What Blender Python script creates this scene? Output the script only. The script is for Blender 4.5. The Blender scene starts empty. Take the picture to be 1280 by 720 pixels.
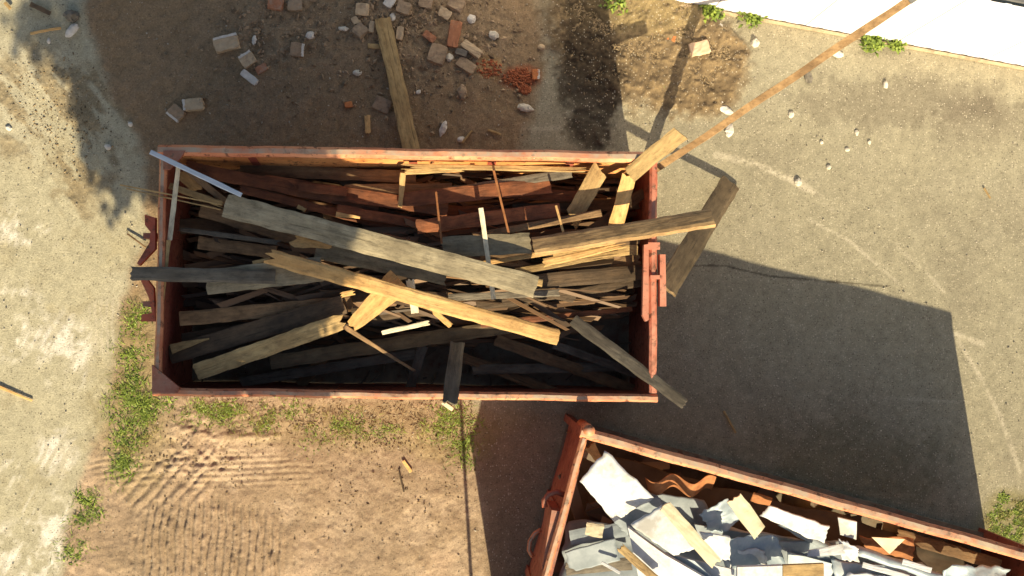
EXPOSURE, SKY, SUN = 0.88, 0.072, 5.0
import bpy, math, random
import numpy as np
from mathutils import Vector, Matrix
rnd = random.Random(7)
SC = bpy.context.scene
COL = SC.collection
# ------------------------------------------------------------ camera
CAM_Z, FPX = 10.4, 1219.0
CAM = Vector((0, 0, CAM_Z))
FWD = Vector((80/FPX, 30/FPX, -1)).normalized()
RIGHT = FWD.cross(Vector((0, 1, 0))).normalized()
UP = RIGHT.cross(FWD).normalized()
cam_d = bpy.data.cameras.new('camera'); cam = bpy.data.objects.new('camera', cam_d); COL.objects.link(cam)
cam_d.sensor_width = 36; cam_d.lens = FPX/1280*36; cam_d.clip_end = 2000; cam_d.clip_start = .1
R3 = Matrix((RIGHT, UP, -FWD)).transposed()
cam.matrix_world = Matrix.Translation(CAM) @ R3.to_4x4()
SC.camera = cam

def W(px, py, z=0.0):
    """point of the place at height z seen at a spot of the survey picture (1280 x 720)"""
    d = FWD + RIGHT*((px-640)/FPX) - UP*((py-360)/FPX)
    t = (z-CAM_Z)/d.z
    return CAM + d*t
def proj(x, y, z=0.0):
    """numpy: ground coordinates to survey coordinates"""
    dx, dy, dz = x, y, z-CAM_Z
    f = dx*FWD.x+dy*FWD.y+dz*FWD.z
    r = dx*RIGHT.x+dy*RIGHT.y+dz*RIGHT.z
    u = dx*UP.x+dy*UP.y+dz*UP.z
    return 640+FPX*r/f, 360-FPX*u/f

# ------------------------------------------------------------ render / light
SC.view_settings.view_transform = 'Standard'; SC.view_settings.look = 'None'
SC.view_settings.exposure = EXPOSURE; SC.view_settings.gamma = 1
SC.view_settings.use_white_balance = True; SC.view_settings.white_balance_temperature = 7400; SC.view_settings.white_balance_tint = 8
w = bpy.data.worlds.new('World'); SC.world = w; w.use_nodes = True
nt = w.node_tree; nt.nodes.clear()
sky = nt.nodes.new('ShaderNodeTexSky'); sky.sky_type = 'NISHITA'; sky.sun_disc = False
EL = math.radians(31.5)
L = Vector((-.155, 1, 0)).normalized()          # way the light travels over the ground
sun_from = -L
sky.sun_elevation = EL; sky.sun_rotation = math.atan2(sun_from.x, sun_from.y)
sky.dust_density = 2.0; sky.air_density = 1.0; sky.ozone_density = .6
bg = nt.nodes.new('ShaderNodeBackground'); bg.inputs[1].default_value = SKY
out = nt.nodes.new('ShaderNodeOutputWorld')
nt.links.new(sky.outputs[0], bg.inputs[0]); nt.links.new(bg.outputs[0], out.inputs[0])
sd = bpy.data.lights.new('sun', 'SUN'); sd.energy = SUN; sd.angle = math.radians(.5); sd.color = (1, .87, .64)
so = bpy.data.objects.new('sun', sd); COL.objects.link(so)
ld = Vector((L.x*math.cos(EL), L.y*math.cos(EL), -math.sin(EL)))
so.rotation_euler = ld.to_track_quat('-Z', 'Y').to_euler(); so.location = (0, 0, 30)

# ------------------------------------------------------------ objects
def tag(o, label=None, cat=None, group=None, kind=None):
    if label: o['label'] = label
    if cat: o['category'] = cat
    if group: o['group'] = group
    if kind: o['kind'] = kind
    return o
def empty(name, loc, label, cat, group=None):
    o = bpy.data.objects.new(name, None); COL.objects.link(o); o.location = loc
    o.empty_display_size = .2
    return tag(o, label, cat, group)
def mesh_obj(name, verts, faces, mat=None, parent=None, smooth=False, loc=None, mats=None, mi=None):
    me = bpy.data.meshes.new(name)
    me.from_pydata([tuple(v) for v in verts], [], faces); me.validate()
    if mats:
        for m in mats: me.materials.append(m)
        me.polygons.foreach_set('material_index', mi)
    elif mat: me.materials.append(mat)
    if smooth: me.polygons.foreach_set('use_smooth', [True]*len(me.polygons))
    o = bpy.data.objects.new(name, me); COL.objects.link(o)
    if parent: o.parent = parent
    if loc is not None: o.location = loc
    return o
class MB:
    def __init__(s, origin=(0, 0, 0)): s.v = []; s.f = []; s.o = Vector(origin)
    def add(s, vs, fs):
        k = len(s.v); s.v += [Vector(p)-s.o for p in vs]; s.f += [tuple(i+k for i in f) for f in fs]
    def box(s, c, ax, ay, az):
        """centre and three half-axis vectors"""
        c = Vector(c); vs = [c+ax*i+ay*j+az*k for k in (-1, 1) for j in (-1, 1) for i in (-1, 1)]
        s.add(vs, [(0, 2, 3, 1), (4, 5, 7, 6), (0, 1, 5, 4), (2, 6, 7, 3), (0, 4, 6, 2), (1, 3, 7, 5)])
    def bar(s, p, q, wd, th, up=(0, 0, 1)):
        p, q = Vector(p), Vector(q); d = (q-p); x = d.normalized(); y = Vector(up).cross(x).normalized(); z = x.cross(y)
        s.box((p+q)/2, d/2, y*wd/2, z*th/2)
    def sweep(s, path, prof, jit=0, up=(0, 0, 1), cap=True, dent=None):
        """profile (across, up) carried along a path"""
        n = len(prof); vs = []
        for i, p in enumerate(path):
            a = path[max(i-1, 0)]; b = path[min(i+1, len(path)-1)]
            x = (b-a).normalized(); y = Vector(up).cross(x)
            y = y.normalized() if y.length > 1e-4 else Vector((0, 1, 0)); z = x.cross(y)
            dd = dent(i) if dent else (0, 0)
            for (u, h) in prof:
                vs.append(p+y*(u+dd[0]+rnd.uniform(-jit, jit))+z*(h+dd[1]+rnd.uniform(-jit, jit)))
        fs = [(i*n+j, i*n+(j+1) % n, (i+1)*n+(j+1) % n, (i+1)*n+j) for i in range(len(path)-1) for j in range(n)]
        if cap: fs += [tuple(range(n))[::-1], tuple((len(path)-1)*n+j for j in range(n))]
        s.add(vs, fs)
    def tube(s, path, r, n=8, jit=0):
        s.sweep([Vector(p) for p in path], [(r*math.cos(2*math.pi*k/n), r*math.sin(2*math.pi*k/n)) for k in range(n)], jit)
    def build(s, name, mat, parent=None, smooth=False): 
        return mesh_obj(name, s.v, s.f, mat, parent, smooth, None if parent else s.o)
def lerp_pts(a, b, n): return [a.lerp(b, i/n) for i in range(n+1)]

# ------------------------------------------------------------ value noise
def vnoise(x, y, seed):
    xi = np.floor(x).astype(np.int64); yi = np.floor(y).astype(np.int64); fx = x-xi; fy = y-yi
    fx = fx*fx*(3-2*fx); fy = fy*fy*(3-2*fy)
    def h(a, b):
        n = (a*374761393+b*668265263+seed*974711) & 0xffffffff
        n = ((n ^ (n >> 13))*1274126177) & 0xffffffff
        n = (n ^ (n >> 16)) & 0xffffff
        return n/float(0xffffff)
    return (h(xi, yi)*(1-fx)+h(xi+1, yi)*fx)*(1-fy)+(h(xi, yi+1)*(1-fx)+h(xi+1, yi+1)*fx)*fy
def fbm(x, y, sc, seed, octv=4, sy=None):
    t = 0; a = .5; s = 0; sx = sc; sy = sy or sc
    for k in range(octv):
        t = t+a*vnoise(x*sx+17.3*k, y*sy-9.1*k, seed+k); s += a; a *= .55; sx *= 2.1; sy *= 2.1
    return t/s
def sstep(a, b, v):
    t = np.clip((v-a)/(b-a), 0, 1); return t*t*(3-2*t)

# ------------------------------------------------------------ materials
def new_mat(name):
    m = bpy.data.materials.new(name); m.use_nodes = True; n = m.node_tree; n.nodes.clear()
    o = n.nodes.new('ShaderNodeOutputMaterial'); b = n.nodes.new('ShaderNodeBsdfPrincipled')
    n.links.new(b.outputs[0], o.inputs[0]); return m, n, b
def N(n, t, **k):
    q = n.nodes.new(t)
    for a, v in k.items():
        if a.startswith('i_'):
            q.inputs[int(a[2:])].default_value = v
        else: setattr(q, a, v)
    return q
def noise(n, vec, scale, detail=6, rough=.6, w=None):
    q = N(n, 'ShaderNodeTexNoise'); q.noise_dimensions = '4D' if w is not None else '3D'
    n.links.new(vec, q.inputs['Vector']); q.inputs['Scale'].default_value = scale
    q.inputs['Detail'].default_value = detail; q.inputs['Roughness'].default_value = rough
    if w is not None: n.links.new(w, q.inputs['W'])
    return q.outputs['Fac']
def ramp(n, fac, stops):
    q = N(n, 'ShaderNodeValToRGB'); e = q.color_ramp.elements
    while len(e) < len(stops): e.new(.5)
    for i, (p, c) in enumerate(stops):
        e[i].position = p; e[i].color = (c, c, c, 1) if not isinstance(c, tuple) else (*c, 1)
    n.links.new(fac, q.inputs[0]); return q.outputs[0]
def mix(n, fac, a, b, mode='MIX'):
    q = N(n, 'ShaderNodeMix', data_type='RGBA', blend_type=mode)
    for i, v in ((0, fac), (6, a), (7, b)):
        if isinstance(v, (int, float)): q.inputs[i].default_value = v
        elif isinstance(v, tuple): q.inputs[i].default_value = (*v, 1)
        else: n.links.new(v, q.inputs[i])
    return q.outputs[2]
def math_(n, op, a, b=0.0):
    q = N(n, 'ShaderNodeMath', operation=op)
    for i, v in ((0, a), (1, b)):
        if isinstance(v, (int, float)): q.inputs[i].default_value = v
        else: n.links.new(v, q.inputs[i])
    return q.outputs[0]
def bump(n, b, h, strength, dist=.01):
    q = N(n, 'ShaderNodeBump'); q.inputs['Strength'].default_value = strength; q.inputs['Distance'].default_value = dist
    n.links.new(h, q.inputs['Height']); n.links.new(q.outputs[0], b.inputs['Normal'])
def coords(n, sc=(1, 1, 1)):
    t = N(n, 'ShaderNodeTexCoord'); m = N(n, 'ShaderNodeMapping'); m.inputs['Scale'].default_value = sc
    n.links.new(t.outputs['Object'], m.inputs[0]); return m.outputs[0], t.outputs['Object']
def wvar(n, k=40.0):
    i = N(n, 'ShaderNodeObjectInfo'); return math_(n, 'MULTIPLY', i.outputs['Random'], k)

def wood(name, c1, c2, stain, rough=.8, stain_amt=.5, crack=.7):
    m, n, b = new_mat(name); g, o = coords(n, (1.2, 11, 11)); wv = wvar(n)
    f1 = noise(n, g, 1.6, 8, .65, wv)
    col = ramp(n, f1, [(.3, c1), (.7, c2)])
    f2 = noise(n, o, 3.2, 5, .6, wv)
    col = mix(n, ramp(n, f2, [(.44, 0.0), (.62, stain_amt)]), col, stain)
    g5, _ = coords(n, (4, 9, 9)); f5 = noise(n, g5, 2.6, 9, .75, wv)
    col = mix(n, 1.0, col, ramp(n, f5, [(.32, .5), (.5, 1.0), (.7, 1.22)]), 'MULTIPLY')
    g2, _ = coords(n, (1.6, 60, 60)); f3 = noise(n, g2, 1.3, 6, .7, wv)
    cr = ramp(n, f3, [(.32, 1-crack), (.42, 1.0)])
    col = mix(n, 1.0, col, cr, 'MULTIPLY')
    f4 = noise(n, o, 55, 3, .6, wv)
    col = mix(n, ramp(n, f4, [(.66, 0.0), (.74, .55)]), col, (stain[0]*.5, stain[1]*.5, stain[2]*.5))
    # each piece a bit lighter or darker than its neighbours
    oi = N(n, 'ShaderNodeObjectInfo'); col = mix(n, 1.0, col, ramp(n, oi.outputs['Random'], [(0, .72), (1, 1.15)]), 'MULTIPLY')
    n.links.new(col, b.inputs[0]); b.inputs['Roughness'].default_value = rough
    bump(n, b, math_(n, 'ADD', f3, f5), .6, .007); return m
GREY = wood('weathered grey wood', (.22, .18, .11), (.44, .38, .26), (.12, .095, .06))
DGREY = wood('dark grey wood', (.10, .085, .065), (.21, .185, .145), (.06, .045, .03))
BROWN = wood('brown wood', (.15, .085, .04), (.34, .215, .11), (.07, .04, .02))
RED = wood('red brown wood with wall glow', (.17, .055, .022), (.33, .12, .05), (.08, .03, .015), stain_amt=.7)  # red tone includes the glow bounced off the sunlit orange wall
TAN = wood('tan wood', (.34, .22, .09), (.58, .41, .19), (.2, .12, .05))
FRESH = wood('fresh yellow wood', (.60, .34, .12), (.80, .52, .23), (.34, .17, .055), stain_amt=.4, crack=.35)
PALE = wood('pale wood', (.62, .54, .37), (.8, .74, .58), (.42, .34, .2), stain_amt=.25, crack=.3)
OLD = wood('dirty and shaded dark wood', (.07, .045, .026), (.16, .105, .06), (.03, .02, .012))  # also carries the shade on two boards at the right wall

def paint(name, dust=.5, base=(.36, .055, .028), fade=(.55, .17, .075)):
    m, n, b = new_mat(name); g, o = coords(n, (1, 1, 1))
    f1 = noise(n, o, 1.7, 7, .62); f2 = noise(n, o, 14, 7, .7); f3 = noise(n, o, 5, 8, .7)
    col = ramp(n, f1, [(.38, base), (.64, fade)])
    col = mix(n, ramp(n, f2, [(.55, 0.0), (.63, .85)]), col, (.085, .032, .016))
    geo = N(n, 'ShaderNodeNewGeometry'); sp = N(n, 'ShaderNodeSeparateXYZ'); n.links.new(geo.outputs['Normal'], sp.inputs[0])
    up_ = ramp(n, sp.outputs[2], [(.82, 0.0), (.97, 1.0)])
    d = math_(n, 'MULTIPLY', up_, math_(n, 'MULTIPLY', ramp(n, f3, [(.36, .15), (.6, 1.0)]), dust))
    col = mix(n, d, col, (.40, .33, .25))
    g6, _ = coords(n, (3, 3, 26)); f6 = noise(n, g6, 1.5, 7, .7); col = mix(n, ramp(n, f6, [(.56, 0.0), (.68, .6)]), col, (.12, .045, .02))
    f7 = noise(n, o, 34, 4, .75); col = mix(n, ramp(n, f7, [(.66, 0.0), (.70, .8)]), col, (.5, .46, .40))
    n.links.new(col, b.inputs[0]); b.inputs['Roughness'].default_value = .62
    n.links.new(ramp(n, f2, [(.3, .45), (.7, .85)]), b.inputs['Roughness'])
    bump(n, b, f2, .45, .004); return m
PAINT = paint('worn red paint', .35, (.25, .05, .03), (.40, .13, .07))
WALL_SUNLIT = paint('sunlit far wall paint', .0, (.56, .21, .07), (.74, .36, .14))  # sunlight on the far wall is put into this bright orange
RAIL = paint('worn red rail paint', .95, (.46, .13, .06), (.66, .29, .15))
PINK = paint('faded red paint', .25, (.46, .13, .08), (.60, .24, .16))
FLOOR_M = paint('rusty floor steel', .3, (.085, .075, .05), (.13, .115, .08))

def plain(name, c1, c2, scale=12, rough=.75, bstr=.4, bd=.004, metal=0, spots=None):
    m, n, b = new_mat(name); g, o = coords(n); wv = wvar(n)
    f1 = noise(n, o, scale, 7, .65, wv); col = ramp(n, f1, [(.32, c1), (.68, c2)])
    if spots:
        f2 = noise(n, o, scale*.35, 6, .7, wv); col = mix(n, ramp(n, f2, [(.52, 0.0), (.64, .85)]), col, spots)
    n.links.new(col, b.inputs[0]); b.inputs['Roughness'].default_value = rough; b.inputs['Metallic'].default_value = metal
    bump(n, b, f1, bstr, bd); return m
WHITE = plain('white sheet', (.44, .47, .51), (.60, .63, .67), 9, .7, .6, .008, spots=(.36, .35, .32))
CREAM = plain('cream board', (.5, .44, .30), (.68, .62, .45), 8, .7, .3, spots=(.35, .28, .16))
FILM = plain('grey blue film', (.20, .27, .33), (.37, .45, .51), 4, .42, .5, .01, spots=(.5, .54, .56))
SLATE = plain('grey sheet', (.15, .19, .22), (.28, .33, .37), 6, .7, .3)
ALU = plain('bare metal', (.62, .68, .72), (.72, .76, .8), 4, .35, .1, .001, .6)
RUST = plain('rust', (.20, .07, .025), (.38, .16, .06), 14, .85, .5, .004)
BRICK = plain('red brick', (.30, .12, .06), (.44, .2, .11), 18, .9, .7, .005, spots=(.36, .29, .22))
SBRICK = plain('sand brick', (.38, .28, .18), (.54, .42, .28), 18, .9, .7, .005, spots=(.24, .18, .12))
GBRICK = plain('dirty grey brick', (.25, .18, .115), (.38, .28, .19), 18, .9, .7, .005, spots=(.15, .11, .08))
MORTAR = plain('mortar', (.5, .47, .42), (.68, .65, .6), 25, .9, .7, .004)
STONE = plain('pale stone', (.44, .41, .34), (.66, .62, .54), 20, .85, .6, .004)
DSTONE = plain('dark stone', (.10, .09, .075), (.2, .18, .15), 20, .85, .6, .004)
ORANGE = plain('orange brick rubble', (.42, .13, .045), (.6, .24, .09), 22, .9, .8, .006)
FENCE = plain('white fence sheet', (.76, .76, .84), (.80, .80, .88), 3, .45, .05, .001)
STEEL = plain('grey steel', (.2, .2, .2), (.32, .32, .31), 9, .5, .2, .002, .5)
BARK = plain('bark', (.10, .075, .05), (.3, .26, .2), 9, .9, .8, .02)
POLE_W = wood('brown pole wood', (.22, .13, .06), (.40, .26, .13), (.12, .07, .035), crack=.5)
def leafm(name, c1, c2):
    m, n, b = new_mat(name); o = N(n, 'ShaderNodeNewGeometry')
    col = ramp(n, o.outputs['Random Per Island'], [(0, c1), (1, c2)])
    n.links.new(col, b.inputs[0]); b.inputs['Roughness'].default_value = .6
    try: b.inputs['Subsurface Weight'].default_value = 0
    except Exception: pass
    return m
LEAF = leafm('green leaves', (.07, .12, .015), (.24, .32, .045))
DRY = leafm('dry grass', (.16, .15, .04), (.34, .29, .11))
TLEAF = leafm('tree leaves', (.05, .09, .02), (.10, .15, .03))
CHIPM = leafm('chips', (.06, .04, .02), (.33, .24, .13))
GRAVM = leafm('grit', (.09, .075, .055), (.50, .46, .38))
SCRAPM = leafm('scrap', (.045, .028, .016), (.21, .12, .062))
SCRAP2 = leafm('scrap pale', (.05, .035, .025), (.24, .2, .15))
DUSTB = leafm('brick dust', (.24, .07, .03), (.42, .14, .06))

DARKM = leafm('dark litter', (.05, .04, .028), (.16, .13, .09))
TANGRIT = leafm('tan grit', (.11, .072, .042), (.36, .26, .165))

TAN2 = wood('brown tan wood', (.24, .145, .065), (.46, .31, .155), (.12, .07, .03))
DKB = wood('dark olive brown wood', (.13, .09, .045), (.25, .18, .10), (.06, .04, .02))

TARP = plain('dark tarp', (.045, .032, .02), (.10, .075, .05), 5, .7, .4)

LUG = paint('red lug paint', .2, (.42, .06, .03), (.55, .12, .05))
# ------------------------------------------------------------ ground: one height and colour map, split along the pavings
def ground():
    def axis(lo, hi, step, far):
        mid = np.arange(lo, hi, step); k = np.geomspace(.05, far, 26)
        return np.concatenate([(lo-k)[::-1], mid, hi+k])
    xs = axis(-5.6, 7.4, .0135, 400); ys = axis(-3.7, 4.3, .0135, 400)
    X, Y = np.meshgrid(xs, ys); PX, PY = proj(X, Y)
    n1 = fbm(X, Y, .9, 1, 5); n2 = fbm(X, Y, 3.5, 11, 5); n3 = fbm(X, Y, 14, 21, 4); n4 = fbm(X, Y, 45, 31, 2)
    wob = (n1-.5)*110+(n2-.5)*60+(n3-.5)*24
    # zone borders in survey coordinates
    bx = np.interp(PY, [-200, 40, 170, 300, 400, 520, 600, 720, 900], [60, 110, 168, 178, 158, 128, 100, 78, 60])
    conc = 1-sstep(-9, 9, PX-bx+wob*.35)
    ax = np.interp(PY, [-200, 60, 200, 500, 560, 760, 1000], [640, 690, 640, 585, 590, 622, 660])
    asph = sstep(-14, 14, PX-ax+wob*.5)
    fy = 2+(PX-850)*.186                                     # foot of the fence
    def ell(cx, cy, rx, ry, k=.35, s=.25): 
        d = np.sqrt(((PX-cx)/rx)**2+((PY-cy)/ry)**2)+(n2-.5)*k+(n3-.5)*k*.6
        return 1-sstep(1-s, 1+s, d)
    mulch = np.clip(ell(800, 55, 112, 82, .5, .2)+ell(868, 82, 66, 62, .4, .15)+ell(770, 20, 90, 60), 0, 1)
    wet = np.clip(ell(738, 105, 46, 62, .8, .3)+ell(735, 40, 34, 60, .7, .3)*.8+ell(745, 150, 30, 30, .9, .3)+ell(730, 165, 30, 22, 1.0)*.7, 0, 1)
    rub = np.clip(ell(545, 40, 95, 62, .8, .4)+ell(350, 35, 80, 50, .9, .4)*.8+ell(480, 20, 60, 40, .8, .4)*.6, 0, 1)
    def lay(c, m, k): 
        return c*(1-m[..., None])+np.array(k)*m[..., None]
    C = np.ones(X.shape+(3,))*np.array((.41, .315, .225))    # sandy soil
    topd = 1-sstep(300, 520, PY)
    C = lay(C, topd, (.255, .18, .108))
    red = sstep(.42, .62, fbm(X, Y, 1.3, 71, 4)); C = lay(C, red*.4*(1-topd), (.43, .30, .21))
    C = lay(C, sstep(.46, .64, n2)*.6, (.25, .18, .115))
    C = lay(C, ell(235, 680, 125, 62, .9, .5)*.6*(.5+n2), (.26, .195, .135)); C = lay(C, ell(500, 585, 110, 34, 1.0, .6)*.6, (.27, .20, .135))  # darker brown tread soil with a shade smear painted in; rough debris patch
    C = lay(C, sstep(.52, .66, fbm(X, Y, 2.2, 77, 5))*.45*(1-topd), (.29, .215, .145)); C = lay(C, ell(445, 660, 45, 80, 1.0, .7)*.35, (.27, .20, .14))  # tall dark ellipse paints a soft tree-shade smear into the soil
    # dusty concrete
    cc = np.ones(X.shape+(3,))*np.array((.40, .375, .275))
    cc = lay(cc, sstep(.5, .66, n1)*.5, (.45, .425, .33)); cc = lay(cc, sstep(.55, .7, n2)*.4, (.33, .29, .19))
    scuff = sstep(.50, .66, fbm(X*.45+Y*.9, Y*.45-X*.9, 2.6, 41, 5, 20.0))*sstep(.42, .6, n3)*sstep(.44, .56, fbm(X, Y, .85, 44, 3))*sstep(230, 300, PY)
    bl = np.clip(ell(18, 292, 44, 16, .6)+ell(20, 405, 42, 52, .9)+ell(82, 440, 36, 52, .9)+ell(70, 565, 30, 34, .9)+ell(30, 690, 60, 40, 1.0)+ell(70, 660, 22, 50, .8), 0, 1)*(.35+.65*sstep(.42, .60, fbm(X*.45+Y*.9, Y*.45-X*.9, 3.4, 47, 5, 24)))*sstep(.40, .60, n2*.6+n3*.4)
    cc = lay(cc, np.clip(scuff*.45+bl*.9, 0, 1), (.64, .62, .56))
    # dirt dragged over its upper corner
    drag = np.clip(sstep(.45, .6, fbm(X*.75+Y*.66, Y*.75-X*.66, 7, 51, 4, 2.4)), 0, 1)*np.clip(ell(60, 130, 120, 70, .9, .5)+ell(100, 185, 45, 90, .9, .4), 0, 1)
    cc = lay(cc, drag*.75, (.22, .17, .10))
    # cleated wheel prints on the concrete
    ph = (PX-118)*.85+(n2-.5)*6
    pr = (np.sin(ph) > .1)*np.clip(ell(133, 390, 26, 16, .5)+ell(135, 424, 22, 18, .5), 0, 1); cc = lay(cc, pr*.5, (.5, .46, .37))
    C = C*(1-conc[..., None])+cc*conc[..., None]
    # asphalt
    aa = np.ones(X.shape+(3,))*np.array((.285, .265, .195))
    aa = lay(aa, sstep(.48, .66, n1)*.45, (.22, .20, .15)); aa = lay(aa, sstep(.5, .7, n2)*.4, (.31, .29, .22))
    dust = np.clip(sstep(60, 0, PY-fy)*.8+ell(760, 175, 70, 45, .5)*.6*(1-wet), 0, 1); aa = lay(aa, dust*.75, (.33, .29, .2))
    aa = lay(aa, ell(1130, 128, 130, 30, 1.0, .5)*.55+ell(1225, 150, 60, 30, 1.0, .5)*.4, (.16, .14, .105))
    aa = lay(aa, np.clip((1-sstep(600, 760, PX))*sstep(480, 560, PY), 0, 1)*.7, (.20, .125, .075))
    aa = lay(aa, ell(1060, 590, 120, 60, 1.0, .6)*.5, (.11, .11, .06))
    def arc(pts, wd, amt, patch=.48):
        q = np.array(pts, float); d = np.full(PX.shape, 1e9)
        for (a, b) in zip(q[:-1], q[1:]):
            v = b-a; t = np.clip(((PX-a[0])*v[0]+(PY-a[1])*v[1])/(v@v), 0, 1)
            d = np.minimum(d, np.hypot(PX-a[0]-t*v[0], PY-a[1]-t*v[1]))
        return (1-sstep(wd*.3, wd, d+(n3-.5)*wd))*amt*sstep(patch-.12, patch+.1, n2+ (n4-.5)*.3)
    sc = arc([(895, 193), (945, 206), (1000, 228), (1045, 262)], 6, .8, .42)+arc([(965, 214), (1010, 238)], 5, .8, .4)+arc([(1012, 275), (1060, 300), (1110, 342), (1145, 378)], 3.5, .7, .4)\
        + arc([(1118, 305), (1150, 333), (1180, 365)], 3.5, .6, .4)+arc([(1198, 425), (1225, 470), (1250, 520), (1275, 590)], 4, .7, .4)+arc([(1195, 418), (1228, 430)], 5, .8, .3)\
        + arc([(1025, 490), (1110, 498), (1210, 503)], 3, .35, .4)+arc([(600, 175), (660, 162), (700, 160)], 5, .5, .35)
    aa = lay(aa, np.clip(sc, 0, 1)*.9, (.46, .42, .33))
    crk = arc([(862, 332), (905, 332), (960, 345), (1040, 352), (1110, 358)], 1.8, .8, .3); aa = lay(aa, np.clip(crk, 0, 1), (.07, .06, .045))
    C = C*(1-asph[..., None])+aa*asph[..., None]
    C = lay(C, rub*.8, (.26, .19, .12)); C = lay(C, mulch*.92, (.15, .105, .06)); C = lay(C, mulch*sstep(.5, .65, n3)*.6, (.26, .19, .105))
    C = lay(C, ell(800, 15, 80, 30, .8, .4)*.6, (.28, .22, .11))
    C = lay(C, wet*.85, (.045, .033, .022))
    C = lay(C, ell(650, 97, 26, 14, .9, .3)*.7, (.32, .11, .055)); C = lay(C, ell(612, 84, 18, 16, .9, .3)*.6, (.44, .28, .12))
    gr = np.clip(ell(1262, 655, 38, 40, .5), 0, 1); C = lay(C, gr*.8, (.21, .19, .09))
    gl = np.clip(ell(165, 520, 48, 75, .8, .4)+ell(450, 530, 170, 30, 1.0, .4)*.7+ell(560, 550, 50, 32, .8)*.9+ell(170, 430, 26, 60, .6), 0, 1); C = lay(C, gl*.55, (.24, .19, .085))
    C *= (.80+.40*n3)[..., None]*(.86+.28*n4)[..., None]
    # relief
    soil = (1-conc)*(1-asph)
    Z = (n1-.5)*.012+soil*((n2-.5)*.03+(n3-.5)*.014+(n4-.5)*.006)+(n3-.5)*.003
    mk = ell(265, 690, 100, 66, .5, .2); ridge = .5+.5*np.tanh(3.2*np.sin((PX+(PY-690)*.06+(n2-.5)*9)*2*math.pi/10)+(n3-.5)*2)
    Z += mk*soil*(ridge-.5)*.030*(.4+1.1*n3)
    mk = ell(205, 605, 62, 30, .5, .2)*(1-ell(265, 690, 96, 60, .5)); ridge = np.abs(np.sin(((PX-205)*.8+(PY-605)*.75+(n2-.5)*6)*math.pi/14))**.8
    Z += mk*soil*(ridge-.5)*.022*(.3+1.3*n3)
    mk = ell(300, 588, 105, 22, .5, .25); ridge = np.abs(np.sin((PY+(PX-300)*.03+(n2-.5)*4)*math.pi/7.5))
    Z += mk*soil*(ridge-.5)*.009*(.3+1.3*n3)
    mk = ell(280, 528, 70, 26, .6, .3); ridge = np.abs(np.sin((PY-(PX-280)*-.25+(n2-.5)*6)*math.pi/9)); Z += mk*soil*(ridge-.5)*.006
    mk = ell(160, 585, 45, 22, .6, .3); ridge = np.abs(np.sin((PY+(PX-160)*.2+(n2-.5)*6)*math.pi/8)); Z += mk*soil*(ridge-.5)*.009
    Z += ell(250, 560, 40, 45, .9, .5)*soil*(n3-.4)*.07
    Z += mulch*(.035+(n3-.4)*.07+(n2-.5)*.06)+rub*((n3-.4)*.04)+drag*conc*(n3-.4)*.02+wet*(n3-.5)*.04
    Z += soil*np.exp(-((PY-548-(PX-250)*-.03+(n2-.5)*10)/4)**2)*sstep(250, 290, PX)*(1-sstep(330, 360, PX))*.02
    far = np.maximum(np.abs(X-.9)-7, np.abs(Y)-5); Z *= 1-sstep(0, 5, far)
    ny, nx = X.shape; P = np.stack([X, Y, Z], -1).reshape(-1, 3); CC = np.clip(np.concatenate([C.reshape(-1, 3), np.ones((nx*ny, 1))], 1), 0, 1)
    wt = wet.reshape(-1); aw = np.clip(asph+conc*.4, 0, 1).reshape(-1); 
    idx = np.arange(nx*ny).reshape(ny, nx); Q = np.stack([idx[:-1, :-1], idx[:-1, 1:], idx[1:, 1:], idx[1:, :-1]], -1).reshape(-1, 4)
    zone = np.where(conc[:-1, :-1] > .5, 1, np.where((asph[:-1, :-1] > .5) & (mulch[:-1, :-1] < .5), 2, 0)).reshape(-1)
    m, n, b = new_mat('yard ground'); t = N(n, 'ShaderNodeTexCoord'); o = t.outputs['Object']
    at = N(n, 'ShaderNodeVertexColor', layer_name='soil'); a2 = N(n, 'ShaderNodeAttribute', attribute_name='paved'); aw_ = a2.outputs['Fac']
    f1 = noise(n, o, 60, 5, .7); f2 = noise(n, o, 220, 3, .6)
    v = N(n, 'ShaderNodeTexVoronoi'); v.inputs['Scale'].default_value = 48; n.links.new(o, v.inputs['Vector'])
    vs = N(n, 'ShaderNodeSeparateColor'); n.links.new(v.outputs['Color'], vs.inputs[0])
    col = mix(n, 1.0, at.outputs[0], ramp(n, f1, [(.3, .72), (.7, 1.25)]), 'MULTIPLY')
    col = mix(n, 1.0, col, ramp(n, f2, [(.3, .78), (.7, 1.2)]), 'MULTIPLY')
    grit = math_(n, 'MULTIPLY', ramp(n, vs.outputs[0], [(.80, 0.0), (.86, .75)]), ramp(n, v.outputs['Distance'], [(.25, 1.0), (.42, 0.0)]))
    col = mix(n, math_(n, 'MULTIPLY', grit, math_(n, 'ADD', math_(n, 'MULTIPLY', aw_, .55), .25)), col, (.55, .5, .4))
    dk = math_(n, 'MULTIPLY', ramp(n, vs.outputs[1], [(.82, 0.0), (.88, .6)]), ramp(n, v.outputs['Distance'], [(.25, 1.0), (.45, 0.0)]))
    col = mix(n, dk, col, (.08, .065, .045))
    n.links.new(col, b.inputs[0]); b.inputs['Roughness'].default_value = .93; b.inputs['Specular IOR Level'].default_value = .25
    bump(n, b, math_(n, 'ADD', f1, math_(n, 'MULTIPLY', f2, .6)), .55, .012)
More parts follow.
